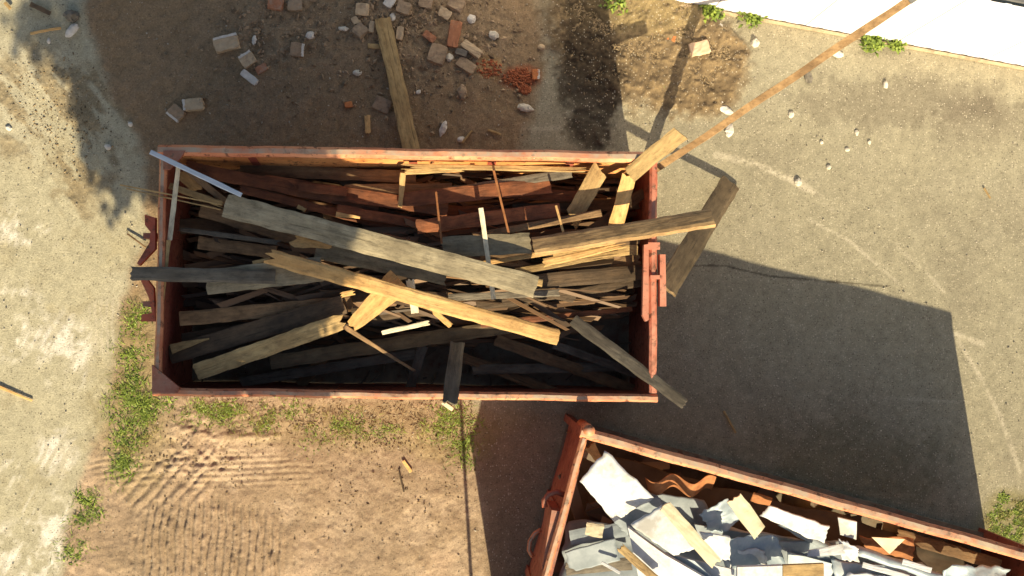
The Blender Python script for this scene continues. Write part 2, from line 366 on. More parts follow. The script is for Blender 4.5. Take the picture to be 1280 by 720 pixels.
    for zi, nm in ((0, 'ground'), (1, 'concrete_pavement'), (2, 'asphalt_pavement')):
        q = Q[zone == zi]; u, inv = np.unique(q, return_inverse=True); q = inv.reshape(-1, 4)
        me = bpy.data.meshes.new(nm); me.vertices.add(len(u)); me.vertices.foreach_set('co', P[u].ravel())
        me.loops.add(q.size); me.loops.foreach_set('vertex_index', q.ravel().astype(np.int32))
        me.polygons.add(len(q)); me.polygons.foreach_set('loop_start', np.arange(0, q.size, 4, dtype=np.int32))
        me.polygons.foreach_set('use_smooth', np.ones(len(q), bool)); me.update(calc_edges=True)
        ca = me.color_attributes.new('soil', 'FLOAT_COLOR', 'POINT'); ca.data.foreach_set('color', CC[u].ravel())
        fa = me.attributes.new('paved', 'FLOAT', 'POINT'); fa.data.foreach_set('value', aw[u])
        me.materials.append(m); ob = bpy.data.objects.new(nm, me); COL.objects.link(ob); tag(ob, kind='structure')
ground()

# ------------------------------------------------------------ containers
def container(name, label, cn, H, hooks, latches, wall_top=None):
    """cn: rim corners as world points, order far-left, far-right, near-right, near-left"""
    ctr = sum(cn, Vector())/4; base = Vector((ctr.x, ctr.y, .0)); root = empty(name, base, label, 'waste container')
    P = [Vector(c) for c in cn]
    up = Vector((0, 0, 1))
    # floor
    f = MB(base); fl = [Vector((p.x, p.y, .12)) for p in P]; fl2 = [Vector((p.x, p.y, .07)) for p in P]
    f.add(fl+fl2, [(3, 2, 1, 0), (4, 5, 6, 7), (0, 1, 5, 4), (1, 2, 6, 5), (2, 3, 7, 6), (3, 0, 4, 7)]); f.build('floor', FLOOR_M, root)
    sk = MB(base)
    ex = (P[1]-P[0]); ex.z = 0; ex.normalize(); ey = (P[0]-P[3]); ey.z = 0; ey.normalize()
    for s in (-.3, .3):
        a = ctr-ex*(P[1]-P[0]).length*.46+ey*(P[0]-P[3]).length*s; b_ = ctr+ex*(P[1]-P[0]).length*.46+ey*(P[0]-P[3]).length*s
        a.z = b_.z = .04; sk.bar(a, b_, .1, .06)
    sk.build('skid', PAINT, root)
    for e in range(4):
        a, b_ = P[e], P[(e+1) % 4]; d = (b_-a); x = d.normalized(); inn = (ctr-(a+b_)/2); inn.z = 0; inn.normalize()
        n = 40 if e % 2 == 0 else 22; m_ = 8; vs = []
        ph = rnd.random()*9
        for i in range(n+1):
            t = i/n; p = a.lerp(b_, t)
            for j in range(m_+1):
                s = j/m_; bl = math.sin(math.pi*t)*(.015+.01*math.sin(7*t+ph))*math.sin(math.pi*s)+.006*math.sin(19*t+ph+3*s)
                q = Vector((p.x, p.y, .125+(p.z-.07-.125)*s))-inn*bl+inn*(.15 if e == 0 else .02)*(1-s)
                vs += [q+inn*.004, q-inn*.004]
        fs = []
        for i in range(n):
            for j in range(m_):
                k = (i*(m_+1)+j)*2; l = ((i+1)*(m_+1)+j)*2
                fs += [(k, l, l+2, k+2), (k+1, k+3, l+3, l+1)]
        w_ = MB(base); w_.add(vs, fs); w_.build('wall', WALL_SUNLIT if e == 0 else PAINT, root, True)  # sunlit far wall takes the bright copy, shaded walls the dark red
        # top rail: a square tube with rounded edges, knocked about
        r = {0: .05, 1: .037, 2: .037, 3: .033}[e]; c = r*.55; prof = [(-r, -r+c), (-r+c, -r), (r-c, -r), (r, -r+c), (r, r-c), (r-c, r), (-r+c, r), (-r, r-c)]
        mt = PINK if e == 1 else RAIL
        ext = 0 if e % 2 else .043
        path = lerp_pts(a-x*ext-up*.043, b_+x*ext-up*.043, n*2)
        if e % 2: path = lerp_pts(a+x*.047-up*.043, b_-x*.047-up*.043, n*2)
        s1, s2 = rnd.random()*9, rnd.random()*9
        R_ = MB(base); R_.sweep(path, prof, .0018, dent=lambda i: (.005*math.sin(i*.31+s1)*math.sin(i*.13+s2), .004*math.sin(i*.23+s2)))
        R_.build('top_rail', mt, root, False)
        # stiffening ribs on the outside
        for k in range(1, 6 if e % 2 == 0 else 3):
            t = k/(6 if e % 2 == 0 else 3); p = a.lerp(b_, t); g = MB(base)
            g.bar(Vector((p.x, p.y, .08))+inn*(.13 if e == 0 else .0), Vector((p.x, p.y, p.z-.09))-inn*.01, .08, .03, up=inn); g.build('rib', PAINT, root)
    for p in P:
        g = MB(base); inn = (ctr-p); inn.z = 0; g.bar(Vector((p.x, p.y, .0)), Vector((p.x, p.y, p.z-.088)), .075, .075, up=ex); g.build('corner_post', PAINT, root)
    return root, base, ex, ey, P
H1 = 1.25
r1, b1, ex1, ey1, P1 = container('waste_container', 'red steel container full of broken timber planks, standing level in the middle',
    [W(203, 187, H1), W(817, 196, H1+.01), W(817, 498, H1), W(196, 490, H1)], H1, None, None)
H2 = 1.38
_tl = W(732, 542, H2-.01); _tr = W(1334, 709, H2+.11)
_d = (_tr-_tl); _d.z = 0; _n = Vector((_d.y, -_d.x, 0)).normalized()
_w2 = 2.45
r2, b2, ex2, ey2, P2 = container('waste_container', 'red steel container full of white sheets and film, standing askew beside the timber container',
    [_tl, _tr, _tr+_n*_w2, _tl+_n*_w2], H2, None, None)
def plate(root, base, pts, zt, zb, name, mat, h=None):
    """upright-edged plate outline (survey spots at zt) down to zb"""
    t = [W(x, y, zt) for x, y in pts]; b_ = [Vector((p.x, p.y, zb)) for p in t]; n = len(t)
    g = MB(base); g.add(t+b_, [tuple(range(n))[::-1], tuple(range(n, 2*n))]+[(i, (i+1) % n, n+(i+1) % n, n+i) for i in range(n)])
    o = g.build(name, mat, root)
    return o
# container 1: corner gussets, lock bars, lifting gear
plate(r1, b1, [(190, 456), (224, 484), (222, 491), (190, 491)], H1+.012, H1-.02, 'corner_gusset', PAINT)
plate(r1, b1, [(204, 188), (232, 188), (226, 197), (212, 212), (204, 212)], H1+.012, H1-.02, 'corner_gusset', PAINT)
plate(r1, b1, [(805, 306), (811, 305), (811, 400), (807, 402), (803, 394)], H1+.035, H1-.03, 'lock_bar', PINK)
plate(r1, b1, [(825, 318), (832, 318), (833, 383), (825, 383)], H1+.02, H1-.08, 'lock_bar', PINK)
plate(r1, b1, [(810, 303), (825, 303), (825, 312), (810, 312)], H1+.02, H1+.002, 'hinge_plate', PINK)
plate(r1, b1, [(813, 344), (828, 344), (828, 349), (813, 349)], H1+.02, H1+.002, 'hinge_plate', PINK)
for (pts) in ([(194, 272), (181, 268), (181, 281), (188, 290), (187, 303), (171, 329), (174, 332), (194, 311)], [(194, 402), (176, 402), (177, 393), (190, 391), (186, 372), (171, 340), (174, 337), (192, 360)]):
    plate(r1, b1, pts, H1-.16, H1-.22, 'lifting_bracket', LUG)
for y in (296, 380):
    g = MB(b1); p = W(193, y, .9); g.bar(Vector((p.x, p.y, .1)), Vector((p.x, p.y, 1.05)), .05, .12, up=(1, 0, 0)); g.build('hook_post', PAINT, r1)
# container 2: knob, hook, handle, side frame
k_ = W(736, 538, H2); g = MB(b2); g.tube([Vector((k_.x, k_.y, .9)), Vector((k_.x, k_.y, H2-.02)), Vector((k_.x, k_.y, H2+.03))], .055, 12); g.build('corner_knob', RAIL, r2, True)
g = MB(b2); a_ = W(728, 556, H2-.2); c_ = W(676, 728, H2-.2); c2_ = W(652, 850, H2-.2)
g.bar(a_, c2_, .05, .1); g.build('side_bar', PAINT, r2)
g = MB(b2); pth = [W(x, y, 1.15-.0*i) for i, (x, y) in enumerate([(706, 619), (696, 615), (686, 618), (680, 626), (681, 634)])]; g.tube(pth, .028, 8); g.build('hook', PAINT, r2, True)
g = MB(b2); pth = [W(x, y, 1.0) for (x, y) in [(676, 662), (668, 667), (662, 677), (661, 688), (666, 696)]]; g.tube(pth, .02, 8); g.build('handle', RAIL, r2, True)
g = MB(b2); g.bar(W(692, 632, 1.05), W(680, 705, 1.05), .09, .5); g.build('hook_frame', PAINT, r2)
g = MB(b2); q_ = P2[3]-ex2*.12; g.bar(Vector((q_.x, q_.y, .0)), Vector((q_.x, q_.y, 1.3)), .12, .2); g.build('corner_fin', PAINT, r2)

# ------------------------------------------------------------ timber
RS = FPX/(CAM_Z-1.25)                   # pixels a metre at rim height
WP = 'wooden plank'
def board(name, label, cat, a, b, wpx, th, mat, group=None, br=(.0, .0), taper=1.0, roll=0, bend=0, skew=(0, 0), scale=RS, seg=None, parent=None, root=None, twist=0):
    if cat in (WP, 'timber beam', 'wood batten') : br = (max(br[0], rnd.uniform(0, .03)), max(br[1], rnd.uniform(0, .03))); bend = bend or rnd.uniform(-.012, .012); twist = twist or rnd.uniform(-.18, .18)
    A, B = W(*a), W(*b); d = B-A; Lh = d.length/2; wd = wpx/scale
    x = d.normalized(); y = Vector((0, 0, 1)).cross(x).normalized(); z = x.cross(y)
    if roll: M = Matrix.Rotation(math.radians(roll), 3, x); y = M @ y; z = M @ z
    n = seg or max(6, int(Lh*2/.09)); m = 6; vs = []
    edge = [[rnd.uniform(-1, 1) for _ in range(n+1)] for _ in range(2)]
    ja = [rnd.random()**1.5*br[0] for _ in range(m+1)]; jb = [rnd.random()**1.5*br[1] for _ in range(m+1)]
    wa = min(.006, wd*.05)
    for i in range(n+1):
        t = i/n; wl = wd*(1+(taper-1)*t)/2; tw = twist*(t-.5)
        for j in range(m+1):
            s = j/m*2-1; xx = (t*2-1)*Lh
            e0 = (ja[j]+skew[0]*(s+1)/2)*max(0, 1-t*3); e1 = (jb[j]+skew[1]*(s+1)/2)*max(0, 1-(1-t)*3)
            xx += e0-e1
            yy = s*wl+(edge[0][i] if s < 0 else edge[1][i])*wa*abs(s)
            tt = th/2*(.78 if j in (0, m) else 1)
            zz = bend*4*t*(1-t)+tw*yy+rnd.uniform(-.0012, .0012)
            vs += [(xx, yy, zz+tt), (xx, yy, zz-tt)]
    fs = []; K = (m+1)*2
    for i in range(n):
        for j in range(m):
            k = i*K+j*2; fs += [(k, k+K, k+K+2, k+2), (k+1, k+3, k+K+3, k+K+1)]
        k = i*K; fs += [(k+1, k+K+1, k+K, k)]; k = i*K+m*2; fs += [(k, k+K, k+K+1, k+1)]
    for j in range(m):
        k = j*2; fs += [(k, k+2, k+3, k+1)]; k = n*K+j*2; fs += [(k, k+1, k+3, k+2)]
    o = mesh_obj(name, vs, fs, mat)
    o.matrix_world = Matrix.Translation((A+B)/2) @ Matrix((x, y, z)).transposed().to_4x4()
    return tag(o, label, cat, group)
WP = 'wooden plank'
def pl(label, a, b, w, th, mat, **k):
    return board(k.pop('name', 'plank'), label, k.pop('cat', WP), a, b, w, th, mat, **k)
G1 = 'timber heaped in the container'
G = dict(group=G1)
pl('long wide grey plank lying across the top of the timber heap', (280, 256, 1.24), (671, 359, 1.33), 29, .045, GREY, br=(.03, .02), taper=.95, **G)
pl('bright fresh timber beam with a splintered pale left end, just below the wide grey plank', (331, 319, 1.26), (699, 422, 1.34), 19, .075, FRESH, name='beam', cat='timber beam', br=(.12, .02), roll=8, **G)
pl('dark grey beam sticking out over the left rim of the timber container', (163, 342, 1.30), (345, 346, 1.18), 17, .06, DGREY, name='beam', cat='timber beam', br=(.03, .0), **G)
pl('short wide dusty grey plank at the inner end of the beam over the left rim', (257, 353, 1.1), (405, 336, 1.22), 31, .035, GREY, br=(.03, .04), **G)
pl('brown plank third from the bottom at the left, running right under the fresh beam', (225, 399, .92), (440, 378, 1.0), 18, .045, BROWN, **G)
pl('dark beam with a pale sawn corner near the lower left corner of the container', (213, 444, .9), (432, 380, 1.05), 24, .06, OLD, name='beam', cat='timber beam', **G)
pl('small pale wedge of wood at the left end of the lower dark beam', (214, 436, .97), (262, 423, .97), 13, .03, TAN, name='wood_wedge', cat='wood wedge', taper=.15, **G)
pl('plank with a broken sunlit right end, lowest on the left side of the heap', (244, 466, 1.02), (433, 400, 1.18), 21, .045, TAN, br=(.0, .1), **G)
pl('long brown beam running low from the left centre to below the fresh beam', (338, 453, .80), (655, 405, .84), 18, .06, DKB, name='beam', cat='timber beam', **G)
pl('thin red brown batten pointing at the right wall below the middle', (600, 406, .86), (791, 386, .82), 9, .03, RED, name='batten', cat='wood batten', taper=.7, **G)
pl('thin crooked stick slanting down from the broken sunlit plank end', (430, 408, 1.1), (519, 464, .9), 6, .02, BROWN, name='stick', cat='wood stick', br=(.02, .06), taper=.5, bend=.02, **G)
pl('short dark plank propped over the near rim of the timber container', (572, 428, .95), (562, 505, 1.31), 19, .03, DGREY, br=(.02, .03), **G)
pl('diagonal brown grey plank poking out over the lower right corner of the timber container', (716, 400, .88), (857, 506, 1.36), 17, .03, DGREY, taper=.8, br=(0, .02), **G)
pl('brown beam with a sunlit lower edge reaching out over the right rim', (666, 309, 1.2), (893, 272, 1.42), 22, .085, TAN2, name='beam', cat='timber beam', roll=-24, br=(0, .03), **G)
pl('short tan plank jutting out over the upper right corner of the timber container', (786, 219, 1.20), (853, 165, 1.46), 21, .04, TAN, skew=(0, .03), **G)
pl('bright tan plank standing below the one that juts over the upper right corner', (787, 218, 1.17), (768, 288, .98), 19, .025, FRESH, skew=(0, .02), **G)
pl('slanted tan board with cut off ends beside the upper right corner of the heap', (753, 206, 1.08), (717, 270, .95), 23, .03, TAN, skew=(.08, -.12), **G)
pl('flat blue grey board between the wide grey plank and the beam over the right rim', (552, 309, 1.14), (664, 304, 1.17), 26, .03, GREY, **G)
pl('grey board half hidden between the wide grey plank and the fresh beam', (395, 311, 1.14), (560, 345, 1.12), 24, .03, GREY, **G)
pl('split yellow slat just below the beam over the right rim', (678, 329, 1.13), (784, 306, 1.13), 11, .03, FRESH, br=(.0, .15), taper=.5, **G)
pl('thin sunlit lath running under the edge of the beam over the right rim', (600, 330, 1.12), (770, 302, 1.16), 6, .02, FRESH, name='lath', cat='wood lath', br=(.05, .1), **G)
pl('splintered tan slat directly under the split yellow slat', (640, 340, 1.03), (775, 318, 1.05), 9, .02, TAN, br=(.05, .2), taper=.5, **G)
pl('dark wide board running from the end of the wide grey plank to the right wall', (660, 353, 1.0), (806, 340, .9), 19, .04, OLD, **G)  # shade on this board and the next is put into the dark wood
pl('dark board second below the end of the wide grey plank, meeting the right wall', (595, 382, .9), (806, 352, .85), 12, .04, OLD, bend=.03, **G)
pl('dim deep board lying in the shade of the lower right part of the container', (618, 424, .62), (800, 490, .4), 15, .03, BROWN, **G)
pl('second dim board in the shade left of the deep one at the lower right', (560, 440, .55), (700, 492, .35), 13, .03, BROWN, **G)
pl('dim plank upright in the dark lower middle of the container', (530, 430, .7), (512, 486, .45), 13, .03, DGREY, **G)
pl('dim plank in the dark lower left middle of the container', (410, 440, .6), (375, 482, .4), 14, .03, BROWN, **G)
pl('torn triangular tan plank pointing down left from under the fresh beam', (438, 409, 1.12), (500, 350, 1.2), 16, .03, FRESH, br=(.03, .0), taper=2.2, **G)
pl('pale loose stick lying on the brown beam below the fresh beam', (477, 416, 1.12), (538, 403, 1.13), 6, .02, PALE, name='stick', cat='wood stick', br=(.01, .03), **G)
pl('short pale slat crossing under the middle of the fresh beam', (512, 348, 1.17), (519, 392, 1.16), 10, .02, PALE, br=(.03, .0), **G)
pl('yellow split splinter sticking out below the fresh beam', (541, 388, 1.18), (564, 408, 1.16), 7, .02, FRESH, name='splinter', cat='wood splinter', br=(.03, .02), **G)
pl('small pale chip of wood left of the torn triangular plank', (425, 369, 1.13), (444, 365, 1.13), 7, .015, FRESH, name='wood_chip', cat='wood chip', br=(.03, .03), **G)
pl('narrow white lath poking up from under the wide grey plank', (601, 260, 1.2), (617, 374, 1.14), 6, .018, PALE, name='lath', cat='wood lath', **G)
pl('thin rusty rod crossing the dark upper middle of the heap, left one of two', (545, 240, 1.1), (552, 304, 1.16), 2.6, .02, RUST, name='rod', cat='metal rod', **G)
pl('thin rusty rod crossing the dark upper middle of the heap, right one of two', (617, 213, 1.15), (636, 292, 1.15), 2.8, .02, RUST, name='rod', cat='metal rod', **G)
pl('short thin pale stick standing left of the slanted tan board', (695, 257, 1.15), (704, 290, 1.2), 3, .012, FRESH, name='stick', cat='wood stick', **G)
pl('short tan slat hanging down from the upper rim side of the heap', (504, 216, .98), (500, 260, .9), 8, .03, TAN, br=(0, .05), taper=.7, **G)
pl('yellow board edge lying close under the far rim above the short tan slat', (506, 215, 1.03), (582, 211, 1.03), 7, .03, TAN, br=(.05, .05), **G)
pl('long narrow board close along the far rim right of the middle', (500, 208, 1.05), (735, 212, 1.02), 7, .03, TAN, br=(.2, .3), **G)
pl('long red brown board in the upper left of the heap, upper one of two', (232, 209, .95), (474, 257, .78), 17, .03, RED, **G)
pl('long red brown board in the upper left of the heap, lower one of two', (300, 236, .9), (500, 286, .78), 11, .03, RED, br=(0, .1), **G)
pl('red board leaning from the end of the wide grey plank towards the middle', (420, 262, .9), (600, 292, .78), 13, .03, RED, **G)
pl('light brown board lying level in the upper middle of the heap', (430, 237, .82), (566, 235, .84), 13, .03, BROWN, **G)
pl('short reddish board left of the light brown level one', (372, 233, .9), (434, 240, .87), 12, .03, RED, **G)
pl('grey brown board running right from the upper middle towards the slanted tan board', (560, 240, .86), (715, 216, .95), 12, .03, DGREY, **G)
pl('wide grey brown board near the far wall in the upper left', (300, 212, .72), (520, 222, .78), 16, .03, BROWN, **G)
pl('dark red board below the grey brown one in the upper right of the heap', (600, 240, .8), (735, 246, .82), 14, .03, RED, **G)
pl('brown board reaching from the flat blue grey board to the slanted tan board', (590, 296, .98), (752, 266, 1.05), 9, .035, BROWN, **G)
pl('dark plank running behind the slanted tan board', (640, 262, .74), (800, 254, .7), 15, .03, OLD, **G)
pl('brown plank right of the bright tan one, against the right wall', (728, 296, .9), (806, 240, .8), 14, .03, OLD, **G)
pl('red brown plank in the shade above the two rusty rods', (520, 262, .7), (660, 268, .72), 15, .03, RED, **G)
pl('yellowish wedge of wood in the upper left corner of the container', (224, 216, 1.02), (250, 240, .98), 13, .03, FRESH, name='wood_wedge', cat='wood wedge', br=(.02, .05), **G)
pl('brown slat between the aluminium strip and the upper left corner wedge', (228, 208, 1.08), (282, 252, 1.06), 8, .02, BROWN, **G)
pl('split yellow slat ending against the left end of the wide grey plank', (212, 232, 1.08), (284, 258, 1.12), 8, .02, TAN, br=(.0, .1), **G)
pl('shaded brown plank in the left of the heap above the dusty grey one', (248, 303, .92), (345, 316, .96), 16, .03, BROWN, **G)
pl('long dark slat crossing the left side below the wide grey plank', (222, 286, 1.0), (352, 304, 1.06), 6, .02, DGREY, br=(.2, .05), **G)
pl('dark plank deep below the wide grey plank at the left', (215, 282, .6), (400, 290, .7), 20, .03, OLD, **G)
pl('broken yellow wood chunk between the wide grey plank and the fresh beam', (362, 300, 1.16), (415, 309, 1.16), 17, .035, FRESH, name='wood_chunk', cat='wood chunk', br=(.12, .02), taper=.3, **G)
pl('small stick just left of the splintered end of the fresh beam', (316, 329, 1.16), (338, 324, 1.16), 5, .02, TAN, name='stick', cat='wood stick', **G)
pl('small bright splinter on the red boards of the upper left', (420, 268, .99), (450, 272, .99), 7, .015, FRESH, name='splinter', cat='wood splinter', taper=.3, **G)
pl('tiny bright splinter right of the upper left end of the wide grey plank', (372, 258, 1.15), (382, 263, 1.16), 5, .015, FRESH, name='splinter', cat='wood splinter', **G)
pl('dark brown beam below the brown plank at the left of the heap', (228, 424, .8), (400, 398, .9), 16, .05, OLD, name='beam', cat='timber beam', **G)
pl('wide dark plank in the middle below the fresh beam', (440, 395, .80), (660, 372, .85), 20, .04, OLD, **G)
pl('dark narrow plank across the middle under the torn triangular plank', (400, 370, .95), (560, 372, .98), 14, .04, OLD, **G)
pl('grey narrow plank reaching out right from under the end of the fresh beam', (560, 372, 1.02), (700, 366, 1.0), 9, .03, DGREY, bend=.02, **G)
pl('dark plank right of the white lath under the wide grey plank', (590, 345, .98), (720, 372, .9), 16, .03, OLD, **G)
pl('brown plank lying steep in the right part below the beam over the rim', (700, 345, .85), (800, 322, .88), 18, .03, BROWN, **G)
pl('pale sawn block at the tip of the wide grey plank', (664, 352, 1.24), (678, 354, 1.24), 9, .04, TAN, name='wood_block', cat='wood block', **G)
pl('aluminium strip sticking out over the upper left corner of the timber container', (188, 190, 1.36), (302, 244, 1.3), 6, .02, ALU, name='metal_strip', cat='metal strip', **G)
pl('thin dry reed poking out over the left rim, upper one of two', (150, 231, 1.30), (278, 256, 1.2), 1.6, .01, TAN, name='reed', cat='reed', **G)
pl('thin dry reed poking out over the left rim, lower one of two', (158, 236, 1.30), (276, 262, 1.18), 1.6, .01, TAN, name='reed', cat='reed', **G)
pl('bent pale strip added as the sunlit inner edge of the left rim of the timber container', (223, 208, 1.27), (212, 300, 1.22), 4, .012, PALE, name='lit_rim_edge', cat='lit rim edge', taper=2.0, twist=2, **G)  # pale and tan strips paint the sunlit inner edge of the left rim
pl('narrow tan strip added as the sunlit rim edge below the bent one on the left rim', (211, 300, 1.22), (204, 375, 1.2), 5, .012, TAN, name='lit_rim_edge', cat='lit rim edge', taper=.5, **G)
pl('broad reddish board below the long ones in the upper left, running towards the middle', (330, 228, .86), (560, 262, .84), 19, .03, RED, **G)
pl('broad brown board in the upper middle behind the left rusty rod', (500, 250, .9), (690, 232, .92), 19, .03, RED, **G)
pl('broad reddish board under the flat blue grey one', (520, 284, .96), (700, 262, .98), 18, .03, RED, **G)
pl('broad brown board running out from under the left end of the wide grey plank', (250, 262, .9), (380, 300, .95), 18, .03, BROWN, **G)
pl('broad brown board right of the middle below the flat blue grey one', (600, 322, 1.0), (800, 296, .98), 18, .03, BROWN, **G)
pl('tan broken board left of the latch bars under the dark wide one', (690, 322, 1.02), (798, 312, .98), 13, .03, TAN, **G)
pl('long dim board running level through the shade close above the near rim, right half', (590, 462, .5), (790, 458, .5), 13, .03, DGREY, **G)
pl('long dim board slanting up right in the lower left shade of the container', (300, 478, .5), (520, 442, .6), 13, .03, DGREY, **G)
pl('dim board leaning low against the right wall in the shade', (690, 430, .6), (796, 468, .5), 11, .03, DGREY, **G)
# loose bits fill the heap from below
def scatter_slats(name, n, region, zf, mats, lab, lmin, lmax, wr, ang, seed):
    r = random.Random(seed); vs = []; fs = []
    for _ in range(n):
        px, py = region(r); z = zf(px, py)+r.uniform(-.12, .05); c = W(px, py, z); ll = lmax
        a = math.radians(ang(r)); tl = r.uniform(-.12, .12); x = Vector((math.cos(a), math.sin(a), tl)).normalized(); y = Vector((0, 0, 1)).cross(x).normalized(); z_ = x.cross(y)
        ro = r.uniform(-.4, .4); y, z_ = y*math.cos(ro)+z_*math.sin(ro), z_*math.cos(ro)-y*math.sin(ro)
        l = r.uniform(lmin, max(lmin, min(lmax, 2*(min(px-214, 800-px)/133)/max(.2, abs(math.cos(a)))) if name == 'wood_scrap' else lmax))/2; w_ = r.uniform(*wr)/2; t = r.uniform(.006, .02); tp = r.uniform(.5, 1)
        k = len(vs)
        for (i, j, h) in ((-1, -1, -1), (1, -tp, -1), (1, tp, -1), (-1, 1, -1), (-1, -1, 1), (1, -tp, 1), (1, tp, 1), (-1, 1, 1)):
            vs.append(c+x*l*i*(1+.05*j)+y*w_*j+z_*t*h)
        fs += [tuple(k+q for q in f) for f in ((0, 3, 2, 1), (4, 5, 6, 7), (0, 1, 5, 4), (2, 3, 7, 6), (1, 2, 6, 5), (0, 4, 7, 3))]
    o = mesh_obj(name, vs, fs, mats); return tag(o, lab, None, None, 'stuff')
def z1(px, py):
    top = .55 if py < 250 else .55+.35*min(1, (py-250)/60)
    low = .9 if py < 385 else max(.2, .9-(py-385)/60*.75)
    e = min(1, max(.25, (px-215)/110)); e2 = 1 if px < 720 else max(.55, 1-(px-720)/180)
    return min(top, low)*e*e2+.0
def reg1(r):
    while True:
        px, py = r.uniform(245, 775), r.uniform(218, 430)
        if py > 385 and r.random() < .6: continue
        return px, py
scatter_slats('wood_scrap', 620, reg1, z1, SCRAPM, 'splintered scrap wood filling the timber container below the planks', .3, 1.1, (.015, .07), lambda r: r.gauss(-4, 13), 3)
def regb(r): return r.uniform(225, 800), r.uniform(230, 480)
scatter_slats('floor_litter', 260, regb, lambda x, y: .2, DARKM, 'dark litter on the floor of the timber container', .03, .25, (.006, .02), lambda r: r.uniform(0, 180), 5)
from mathutils import noise as MN
def sheet(name, label, cat, pts, th, amp, mat, fr=3.0, group=None, n=16, rag=0.0, smooth=True, wave=None):
    P = [W(*p) for p in pts]; c = sum(P, Vector())/4
    nn = (P[1]-P[0]).cross(P[3]-P[0]).normalized(); nn = nn if nn.z > 0 else -nn
    off = Vector((rnd.uniform(-50, 50), rnd.uniform(-50, 50), 0)); vs = []
    for i in range(n+1):
        for j in range(n+1):
            u, v = i/n, j/n
            p = P[0]*(1-u)*(1-v)+P[1]*u*(1-v)+P[2]*u*v+P[3]*(1-u)*v
            if rag: p = p+(P[1]-P[0]).normalized()*MN.noise(Vector((v*5, u*2, 3))+off)*rag*abs(u*2-1)+(P[3]-P[0]).normalized()*MN.noise(Vector((u*6, v*2, 9))+off)*rag*abs(v*2-1)
            h = MN.noise(p*fr+off)*amp+abs(MN.noise(p*fr*2.1-off))*amp*.6
            if wave: h += wave[0]*math.sin(2*math.pi*wave[1]*(u if wave[2] == 0 else v))
            p = p+nn*h-c; vs += [p+nn*th/2, p-nn*th/2]
    fs = []; m = n+1
    for i in range(n):
        for j in range(n):
            a = (i*m+j)*2; b = ((i+1)*m+j)*2; fs += [(a, b, b+2, a+2), (a+1, a+3, b+3, b+1)]
    for k in range(n):
        for (a, b) in ((k*2, k*2+2), ((n*m+k)*2+2, (n*m+k)*2), ((k+1)*m*2, k*m*2), ((k*m+n)*2, ((k+1)*m+n)*2)):
            fs.append((a, b, b+1, a+1))
    o = mesh_obj(name, vs, fs, mat, smooth=smooth); o.location = c
    return tag(o, label, cat, group)
G2 = dict(group='waste heaped in the second container')
WS = 'white sheet'
sheet('white_sheet', 'large white sheet with a curled lower edge at the upper left of the second container', WS, [(757, 563, 1.36), (818, 622, 1.3), (768, 652, 1.1), (724, 600, 1.3)], .012, .05, WHITE, 1.6, rag=.02, **G2)
sheet('white_sheet', 'white sheet folded over below the large curled one, crossed by a cream plank', WS, [(826, 631, 1.34), (868, 686, 1.36), (842, 694, 1.3), (788, 656, 1.33)], .012, .03, WHITE, 1.6, rag=.02, **G2)
sheet('plaster_board', 'thick white panel, largest at the lower left of the heap in the second container', 'plaster board', [(785, 658, 1.2), (832, 692, 1.24), (905, 735, 1.2), (800, 728, 1.12)], .05, .01, WHITE, 1.5, smooth=False, **G2)
sheet('white_sheet', 'white sheet right of the cream plank with two planks on either side', WS, [(874, 664, 1.26), (912, 670, 1.27), (912, 700, 1.22), (892, 700, 1.2)], .012, .03, WHITE, 3, rag=.02, **G2)
sheet('white_sheet', 'wide white sheet with a torn rounded end in the middle of the second container', WS, [(962, 631, 1.28), (1036, 656, 1.25), (1030, 678, 1.2), (950, 645, 1.2)], .012, .04, WHITE, 2, rag=.02, **G2)
sheet('white_sheet', 'small square white sheet against the far wall in the second container', WS, [(1047, 646, 1.25), (1071, 652, 1.25), (1070, 674, 1.18), (1050, 668, 1.2)], .01, .01, WHITE, 3, **G2)
sheet('plaster_board', 'white panel at the bottom edge of the photo with a brown right half beside it', 'plaster board', [(921, 708, 1.27), (977, 706, 1.27), (977, 740, 1.22), (921, 740, 1.22)], .04, .005, WHITE, 2, smooth=False, **G2)
sheet('brown_board', 'brown board adjoining the white panel at the bottom edge', 'board', [(978, 706, 1.27), (1029, 704, 1.27), (1029, 740, 1.24), (978, 740, 1.24)], .035, .005, TAN, 2, smooth=False, **G2)
sheet('crumpled_sheet', 'crumpled white sheet lump left of the long grey pipe like roll', 'crumpled sheet', [(1048, 672, 1.2), (1072, 682, 1.24), (1074, 702, 1.15), (1052, 698, 1.15)], .01, .07, WHITE, 6, rag=.03, **G2)
sheet('plastic_film', 'grey blue crumpled film below the wide white sheet', 'plastic film', [(905, 672, 1.12), (970, 668, 1.1), (985, 710, 1.08), (915, 712, 1.08)], .004, .10, FILM, 2.6, rag=.04, **G2)
sheet('plastic_film', 'grey blue film lump left of the tilted cream plank', 'plastic film', [(872, 640, 1.12), (905, 622, 1.14), (930, 650, 1.06), (890, 668, 1.02)], .004, .09, FILM, 4, rag=.04, **G2)
sheet('plastic_film', 'blue film bulging near the bottom right corner of the photo, inside the second container', 'plastic film', [(1180, 702, 1.2), (1262, 712, 1.18), (1270, 760, 1.1), (1170, 750, 1.1)], .004, .14, FILM, 3.5, rag=.06, **G2)
sheet('plastic_film', 'dark grey film stretched under the right part of the wide white sheet', 'plastic film', [(965, 676, 1.02), (1055, 676, 1.02), (1060, 712, 1.0), (985, 716, 1.0)], .004, .08, SLATE, 3, rag=.03, **G2)
sheet('grey_sheet', 'shaded lower part of the large curled white sheet, added as a grey one', 'grey sheet', [(765, 650, 1.06), (822, 618, 1.1), (835, 640, 1.05), (782, 668, 1.0)], .01, .04, SLATE, 3, rag=.03, **G2)  # grey colour gives the white sheet's lower part its shade
